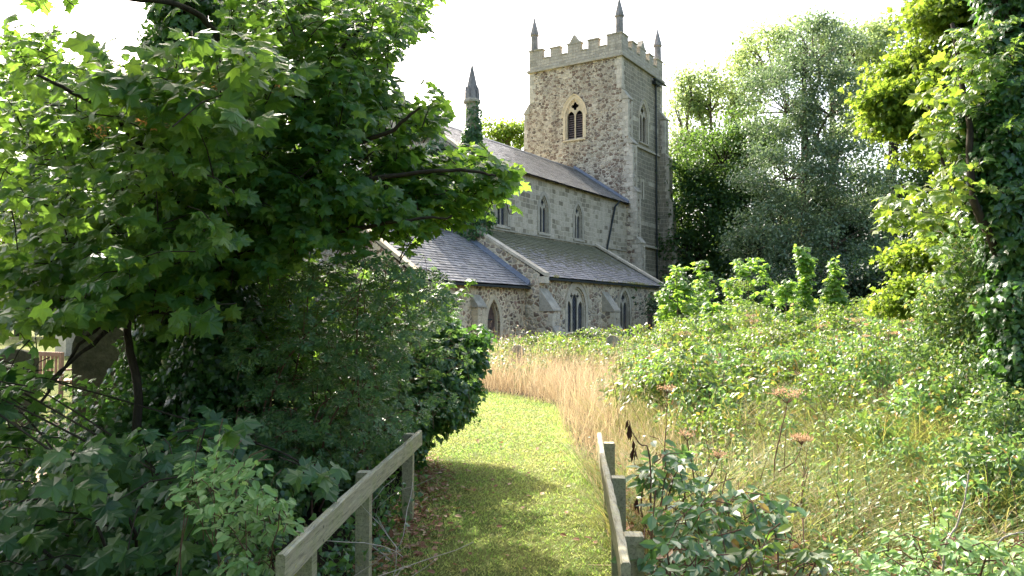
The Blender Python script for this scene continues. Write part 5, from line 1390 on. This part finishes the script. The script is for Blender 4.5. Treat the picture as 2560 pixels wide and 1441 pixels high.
#### GRAVESTONES, BENCH
def gravestone(px, py, Y, w, th, style, rot, lean, mat, label):
    t = at(px, py, Y); gz = float(ground_z(t[0], Y)); h = t[2] - gz; hw = w / 2
    if style == 'round': out = [(-hw, 0), (hw, 0)] + [(hw * math.cos(a), h - hw + hw * math.sin(a)) for a in np.linspace(0, math.pi, 13)]
    elif style == 'low': out = [(-hw, 0), (hw, 0)] + [(hw * math.cos(a), h - hw * .35 + hw * .35 * math.sin(a)) for a in np.linspace(0, math.pi, 11)]
    elif style == 'peak': out = [(-hw, 0), (hw, 0), (hw, h * .8), (0, h), (-hw, h * .8)]
    else:   # shoulders and arch
        out = [(-hw, 0), (hw, 0), (hw, h - .30), (hw * .82, h - .27), (hw * .8, h - .2)] + [(hw * .72 * math.cos(a), h - .17 + .17 * math.sin(a)) for a in np.linspace(0, math.pi, 9)] + [(-hw * .8, h - .2), (-hw * .82, h - .27), (-hw, h - .30)]
    me = bpy.data.meshes.new('gravestone'); n = len(out); bv = .012
    vs = [(x, -th / 2, z - .15 if z == 0 else z) for x, z in out] + [(x, th / 2, z - .15 if z == 0 else z) for x, z in out]
    me.from_pydata(vs, [], [tuple(range(n)), tuple(range(2 * n - 1, n - 1, -1))] + [(i, n + i, n + (i + 1) % n, (i + 1) % n) for i in range(n)])
    me.materials.append(mat); me.update(); o = bpy.data.objects.new('gravestone', me); COL.objects.link(o)
    bm_ = o.modifiers.new('bev', 'BEVEL'); bm_.width = .012; bm_.segments = 2; bm_.limit_method = 'ANGLE'
    o.location = (t[0], Y, gz); o.rotation_euler = (R(lean[0]), R(lean[1]), R(rot)); tag(o, label, 'gravestone', 'gravestones in the overgrown churchyard')
M['gs'] = plain_stone('grave_stone_grey', (.34, .33, .27), (.17, .17, .13), 5, .6); M['gs_dark'] = plain_stone('grave_stone_dark', (.12, .115, .09), (.055, .055, .04), 5, .6)
M['gs_warm'] = plain_stone('grave_stone_warm', (.36, .26, .15), (.2, .15, .09), 5, .6)
gravestone(1292, 862, 19.5, .32, .1, 'round', -15, (2, 3), M['gs'], 'small pale round-topped gravestone in the dry grass left of the path bend')
gravestone(1444, 832, 23, .85, .12, 'low', -12, (-3, 1), M['gs_dark'], 'wide dark flat-topped gravestone below the three-light church window')
gravestone(1490, 822, 25, .55, .12, 'peak', -25, (3, 4), M['gs'], 'grey peaked gravestone just right of the wide dark one')
gravestone(1540, 838, 21, .4, .1, 'round', -20, (0, -7), M['gs'], 'leaning grey gravestone below the church buttress')
gravestone(1915, 850, 16, .72, .12, 'shoulder', 10, (-4, 3), M['gs_warm'], 'orange brown gravestone with arched top and shoulders in the brambles')
gravestone(2046, 880, 15.5, .34, .1, 'low', 8, (0, 5), M['gs_warm'], 'small brown gravestone top nearly buried in brambles right of the arched one')
gravestone(268, 805, 9.3, .66, .14, 'round', 8, (2, -1), M['gs_dark'], 'tall dark round-topped gravestone in deep shade under the sycamore')
gravestone(20, 872, 9.0, .6, .12, 'low', 6, (0, 1), M['gs_dark'], 'dark gravestone at the far left edge beside the bench')
M['teak'] = flat_mat('bench_wood', (.27, .15, .10), .7, .3, 0, .35)
bo = at(155, 1000, 14.5); gz = float(ground_z(bo[0], 14.5))
bench = empty('garden_bench', (bo[0], 14.5, gz), 'brown slatted wooden garden bench on the sunny lawn seen from behind at left', 'bench', None, R(-28))
bench.rotation_euler = (0, 0, R(-24))
def bpart(name, boxes):
    mb = MB()
    for b_ in boxes: mb.box(*b_)
    return mb.build(name, M['teak'], bench)
Lb = 1.5
for x in (-.035, -Lb):
    bpart('leg', [(x - .03, x + .03, -.03, .03, -.05, .98)]); bpart('leg', [(x - .03, x + .03, .5, .56, -.05, .62)])
    bpart('armrest', [(x - .04, x + .04, .031, .6, .625, .66)])
bpart('seat', [(-Lb - .02, 0, .04 + k * .09, .11 + k * .09, .42, .445) for k in range(5)] + [(-Lb + .03, -.07, .46, .49, .34, .415)])
bpart('backrest', [(-Lb + .03, -.07, -.03, .025, .9, .98), (-Lb + .03, -.07, -.03, .025, .5, .56)] + [(-Lb + .1 + k * .108, -Lb + .155 + k * .108, -.012, .008, .561, .899) for k in range(13)])

#### RIGHT FRAME TREES
def crown_blobs(cl, tb, blobs, trunk_top, size, n, tpl, csz=.5, limbs=True, flat=.7, lr=.03, spread=.55):
    """blobs: (px, py, Y, rx_px, ry_px) -> clumps of leaves inside each"""
    tot = sum(b[3] * b[4] for b in blobs)
    for (px, py, Y, rx, ry) in blobs:
        c = at(px, py, Y); r = np.array((rx * Y / FPX, (rx + ry) / 2 * Y / FPX * .9, ry * Y / FPX)); m = max(3, int(n * rx * ry / tot))
        nc = max(4, int(r[0] * r[2] * 4 / (csz * csz) * spread * 2.2)); d = rdir(nc); cc = c + d * r * rng.uniform(.25, 1, (nc, 1)) ** .45
        wgt = rng.uniform(.3, 1.7, nc); idx = rng.choice(nc, m, p=wgt / wgt.sum())
        g = rng.normal(size=(m, 3)) * csz * np.array((1, 1, flat)) * .55; P = cc[idx] + g
        N = unit(UP * .7 + rdir(m) * .9 + g * .4); T = unit(rdir(m) - UP * .35 + g * .5)
        cl.add(P, N, T, size * rng.uniform(.65, 1.35, m), tpl)
        if limbs:
            tbase, ttop = trunk_top; f_ = np.clip((c[2] - r[2] * .6 - tbase[2]) / (ttop[2] - tbase[2] + 1e-6), .12, .92) * rng.uniform(.7, 1); q = tbase * (1 - f_) + ttop * f_; limb(tb, [q, q * .45 + c * .55 + rng.normal(size=3) * r * .15, c], lr * 2.2, lr, 5, lr, 6)
            for k in range(min(nc, 14)): limb(tb, [c * .8 + q * .2, c * .4 + cc[k] * .6 + rng.normal(size=3) * r * .08, cc[k]], lr * .9, lr * .25, 4, lr * .5, 5)
def tree(name, label, px, Y, ybot, ytop, rad, blobs, leafm, size, n, tpl=T_DIA, barkm='bark_dark', csz=.8, group=None, cat='tree', lr=.07, flat=.7, extra=None):
    t = at(px, ytop, Y); b = np.array((t[0], Y, float(ground_z(t[0], Y)) - .05)); e = empty(name, b, label, cat, group); tb = Tubes()
    limb(tb, [b, b * .5 + t * .5 + rng.normal(size=3) * rad * .6, t], rad, rad * .45, 6, rad * .15, 9); tb.build('trunk', M[barkm], e, b)
    cl = Cloud(); tb = Tubes(); crown_blobs(cl, tb, blobs, (b, t), size, n, tpl, csz, True, flat, lr)
    if extra: extra(cl, tb)
    tb.build('limbs', M[barkm], e, b); cl.build('crown', M[leafm], e, b); return e
GB = 'trees behind the churchyard'
tree('ash_tree', 'thin airy ash tree behind the tower with sky showing through', 1790, 66, 800, 330, .45, [(1700, 330, 66, 45, 120), (1775, 240, 66, 70, 80), (1850, 220, 66, 60, 120), (1720, 230, 66, 40, 60), (1760, 400, 66, 90, 90)], 'ash', .3, 12000, T_DIA, 'bark', .95, GB, lr=.08)
tree('sycamore_tree', 'dark round-crowned tree right beside the tower', 1850, 56, 800, 420, .5, [(1800, 400, 56, 110, 110), (1880, 360, 56, 90, 80), (1770, 540, 56, 95, 110), (1880, 560, 56, 90, 120), (1740, 640, 56, 80, 110), (1830, 700, 56, 110, 100), (1720, 440, 56, 45, 60), (1700, 600, 56, 50, 90), (1700, 720, 56, 60, 80), (1800, 500, 57, 100, 90)], 'dark_leaf', .26, 42000, T_DIA, 'bark_dark', .9, GB, lr=.1)
tree('willow_tree', 'tall grey green shimmering tree in the middle right, tallest beyond the weeds', 2010, 46, 800, 150, .28, [(2040, 130, 46, 110, 80), (1960, 250, 46, 110, 110), (2090, 260, 46, 120, 110), (1960, 430, 46, 130, 110), (2100, 430, 46, 130, 120), (1950, 590, 46, 130, 100), (2100, 600, 46, 150, 110), (2000, 720, 46, 170, 90), (2160, 700, 46, 110, 110)], 'willow', .17, 70000, T_DIA, 'bark', .7, GB, lr=.05)
tree('ash_tree', 'pale ash crown standing behind the grey green tree', 2080, 62, 800, 200, .4, [(1900, 150, 62, 60, 90), (2000, 110, 62, 90, 80), (2120, 130, 62, 90, 80), (2210, 150, 62, 70, 100), (2230, 60, 62, 30, 40), (2180, 280, 62, 90, 80)], 'ash', .28, 16000, T_DIA, 'bark', .9, GB, lr=.07)
tree('oak_tree', 'dark tree with heavy bare limbs showing sky, between grey tree and right edge', 2235, 52, 800, 300, .5, [(2260, 330, 52, 90, 60), (2330, 420, 52, 90, 80), (2220, 470, 52, 70, 60), (2330, 560, 52, 100, 70), (2260, 680, 52, 130, 90), (2380, 700, 52, 110, 100), (2430, 500, 52, 70, 90)], 'dark_leaf', .26, 17000, T_DIA, 'bark_dark', .9, GB, lr=.12)
tree('chestnut_tree', 'small sunny tree crown behind the nave roof left of the tower', 1265, 84, 800, 330, .35, [(1235, 325, 84, 38, 26), (1290, 320, 84, 40, 24), (1310, 350, 84, 30, 20), (1265, 345, 84, 50, 18)], 'maple', .36, 2600, T_DIA, 'bark', 1.0, GB, lr=.07)
tree('hedge_tree', 'dark low bushy tree filling the gap below the grey green tree', 2080, 38, 800, 700, .2, [(1740, 760, 38, 120, 60), (1920, 770, 38, 140, 60), (2100, 770, 38, 150, 70), (2280, 770, 38, 150, 80), (2450, 740, 38, 140, 110), (2060, 700, 38, 150, 50), (2260, 700, 38, 120, 60), (2380, 660, 38, 100, 70)], 'yew', .2, 46000, T_DIA, 'bark_dark', .7, GB, lr=.05)
tree('holly_tree', 'dense dark green tree mass directly behind the grey green tree', 2120, 50, 800, 560, .25, [(1930, 640, 50, 110, 90), (2060, 620, 50, 120, 110), (2180, 640, 50, 110, 100), (2010, 520, 50, 80, 80), (2130, 500, 50, 80, 80), (2080, 740, 50, 260, 60)], 'yew', .26, 26000, T_DIA, 'bark_dark', .9, GB, lr=.06)
# far trees seen through the left crown
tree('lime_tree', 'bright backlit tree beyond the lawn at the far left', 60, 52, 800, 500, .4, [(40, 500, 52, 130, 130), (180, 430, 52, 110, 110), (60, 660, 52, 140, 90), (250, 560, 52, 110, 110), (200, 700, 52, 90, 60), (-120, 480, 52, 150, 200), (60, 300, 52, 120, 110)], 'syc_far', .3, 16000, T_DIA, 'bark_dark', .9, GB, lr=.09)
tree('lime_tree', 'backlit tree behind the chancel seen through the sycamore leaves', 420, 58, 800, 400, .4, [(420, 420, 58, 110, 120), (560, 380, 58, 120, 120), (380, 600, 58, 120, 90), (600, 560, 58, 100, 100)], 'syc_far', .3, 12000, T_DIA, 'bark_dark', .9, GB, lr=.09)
tree('yew_tree', 'dark low hedge tree along the far side of the lawn at left', 130, 48, 800, 760, .3, [(-60, 760, 48, 140, 50), (120, 770, 48, 120, 40), (280, 770, 48, 110, 50)], 'dark_leaf', .2, 7000, T_DIA, 'bark_dark', .6, GB, lr=.05)

# maple on the right with yellow green leaves
def f_extra(cl, tb):
    P = frustum_pts([(2195, 530), (2240, 470), (2330, 440), (2300, 520), (2360, 560), (2300, 600), (2230, 590)], 8.2, 9.4, 22); sprays(cl, tb, P, at(2520, 560, 9.5), .32, 3, .115, T_MAPLE, tilt=.25)
    P = frustum_pts([(2300, 260), (2360, 60), (2480, 60), (2520, 200), (2420, 260), (2380, 560), (2310, 420)], 7.2, 9, 40); sprays(cl, tb, P, at(2560, 200, 9), .32, 3, .12, T_MAPLE, tilt=.25)
    limb(tb, [at(2460, 620, 9.2), at(2400, 540, 9), at(2350, 380, 9), at(2320, 260, 9)], .022, .01, 6, .02)
tree('maple_tree', 'yellow green maple boughs hanging on the right, sunlit from behind', 2600, 12, 1000, -100, .16,
     [(2370, 60, 12, 100, 80), (2300, 180, 12, 100, 80), (2250, 280, 12, 60, 60), (2370, 260, 12, 90, 90), (2330, 350, 12, 60, 50), (2290, 690, 12, 70, 80), (2400, 640, 12, 90, 90), (2330, 760, 12, 90, 60), (2460, 430, 12, 70, 120), (2480, 100, 12, 100, 100), (2400, -60, 12, 160, 80), (2240, 230, 12, 60, 50), (2230, 300, 12, 45, 35), (2300, 285, 12, 85, 70), (2420, 340, 11, 60, 60), (2420, 560, 11, 60, 50)], 'maple', .07, 52000, T_MAPLE, 'bark_dark', .36, None, lr=.014, flat=.45, extra=f_extra)
# ivy trunk at the right edge
ib = np.array((at(2590, 1200, 7.6)[0], 7.6, 0)); iv = empty('ivy_clad_trunk', ib, 'thick trunk smothered in dark glossy ivy at the right edge', 'tree'); tb = Tubes(); cl = Cloud()
limb(tb, [ib - UP * .1, at(2580, 900, 7.6), at(2560, 500, 7.7), at(2520, 100, 7.8), at(2500, -400, 7.8)], .24, .16, 6, .05, 9)
limb(tb, [at(2540, 700, 7.6), at(2440, 520, 7.5), at(2420, 300, 7.6), at(2380, 60, 7.8)], .05, .02, 6, .03, 7); tb.build('trunk', M['bark_dark'], iv, ib)
for (px, py, Y, r, rz, n) in ((2580, 1180, 7.6, .34, .45, 1600), (2590, 1020, 7.6, .36, .4, 1900), (2575, 890, 7.5, .38, .4, 2300), (2560, 760, 7.5, .4, .4, 2400), (2560, 640, 7.6, .4, .4, 2600), (2530, 500, 7.6, .4, .4, 2600), (2515, 380, 7.6, .36, .4, 2400), (2510, 260, 7.7, .36, .4, 2400), (2530, 130, 7.8, .36, .4, 2000), (2540, 0, 7.8, .4, .4, 1700), (2530, -130, 7.8, .45, .4, 1500), (2440, 460, 7.7, .2, .3, 700), (2430, 330, 7.8, .2, .25, 600)):
    shell(cl, at(px, py, Y), (r, r, rz), n, .075, T_IVY, .22, lump=.15)
cl.build('ivy', M['ivy'], iv, ib)
def f_hang(cl, tb, b):
    P = frustum_pts([(2380, 60), (2560, 40), (2560, 330), (2470, 420), (2480, 620), (2380, 760), (2330, 640), (2380, 500), (2340, 300)], 7.0, 8.6, 110)
    sprays(cl, tb, P, at(2600, 400, 9), .28, 4, .07, T_MAPLE, tilt=.3, svar=.4)
    limb(tb, [b, at(2540, 900, 8.4), at(2460, 640, 8.3), at(2400, 400, 8.2), at(2420, 100, 8)], .04, .012, 6, .03, 6)
shrub('sycamore_sapling', 'sycamore shoot with sunlit green leaves hanging in front of the right ivy clad trunk', 'sapling', 2560, 1200, 8.4, 'hang', f_hang)
def f_rb(cl, tb, b):
    for (px, py, Y, rx, rz, n) in ((2450, 660, 9, .42, .35, 1900), (2380, 760, 9.2, .45, .45, 2200), (2480, 800, 8.8, .45, .5, 2200), (2340, 880, 9.5, .5, .45, 2000), (2440, 960, 8.5, .5, .5, 2000), (2520, 1080, 7.2, .45, .5, 2000), (2480, 1200, 6.3, .4, .4, 1800)):
        shell(cl, at(px, py, Y), (rx, rx, rz), n, .06, T_OV, .3, drp=.4, rough=.5)
shrub('bramble_bush', 'tall pale leaved bramble climbing in front of the ivy clad trunk at right', 'bush', 2450, 1100, 8.8, 'nettle', f_rb)

#### IVY ON THE CHURCH
ivm = Cloud(); c0 = ch_world(28.75, 20.5, 0); c0 = np.array(c0)
for z, r, n in ((5.4, .95, 900), (6.2, 1.0, 1500), (7.0, .95, 1500), (7.8, .85, 1700), (8.5, .72, 1700), (9.1, .6, 1500), (9.6, .54, 1100), (10.1, .48, 700)):
    shell(ivm, c0 + UP * z, (r, r, .5), n, .13, T_IVY, .1, lump=.1)
for z, n in ((10.5, 420), (11.0, 260), (11.3, 90)):
    shell(ivm, c0 + UP * z + np.array((.1, -.1, 0)), (.37, .37, .4), n, .11, T_IVY, .05, lump=.05)
for (u_, s_, z, rx, n) in ((28.2, 21.3, 8.9, .6, 700), (28.1, 22.1, 9.5, .5, 500), (28.2, 23.0, 10.4, .4, 300), (28.6, 20.3, 5.6, .9, 900), (28.2, 20.9, 7.6, .8, 900), (29.6, 20.4, 6.3, .55, 700)):
    shell(ivm, np.array(ch_world(u_, s_, z)), (rx, rx, rx * .8), n, .13, T_IVY, .2)
cib = np.array(ch_world(28.75, 19.9, 5.6)); 
tag(ivm.build('ivy', M['ivy'], None), 'green ivy climbing the small stair turret between nave and vestry roofs', 'ivy')
# grass tufts in the aisle gutter
cl = Cloud(); n = 500
u_ = np.concatenate([rng.normal(38.2, .8, 260), rng.uniform(33, 41, 160), rng.normal(29.3, .15, 80)]); 
P = np.array([np.array(ch_world(a, 16.36 + rng.uniform(0, .12), 3.42)) for a in u_]); az = rng.uniform(0, 6.28, len(P))
cl.add(P, np.stack([np.cos(az), np.sin(az), 0 * az], -1), np.stack([np.cos(az) * .5, np.sin(az) * .5, 0 * az + 1], -1), np.stack([np.full(len(P), .02), rng.uniform(.08, .22, len(P)), np.full(len(P), .2)], -1), T_BLADE)
tag(cl.build('gutter_weeds', M['weedgrass']), 'tufts of yellow grass growing along the aisle gutter', 'weeds', kind='stuff')
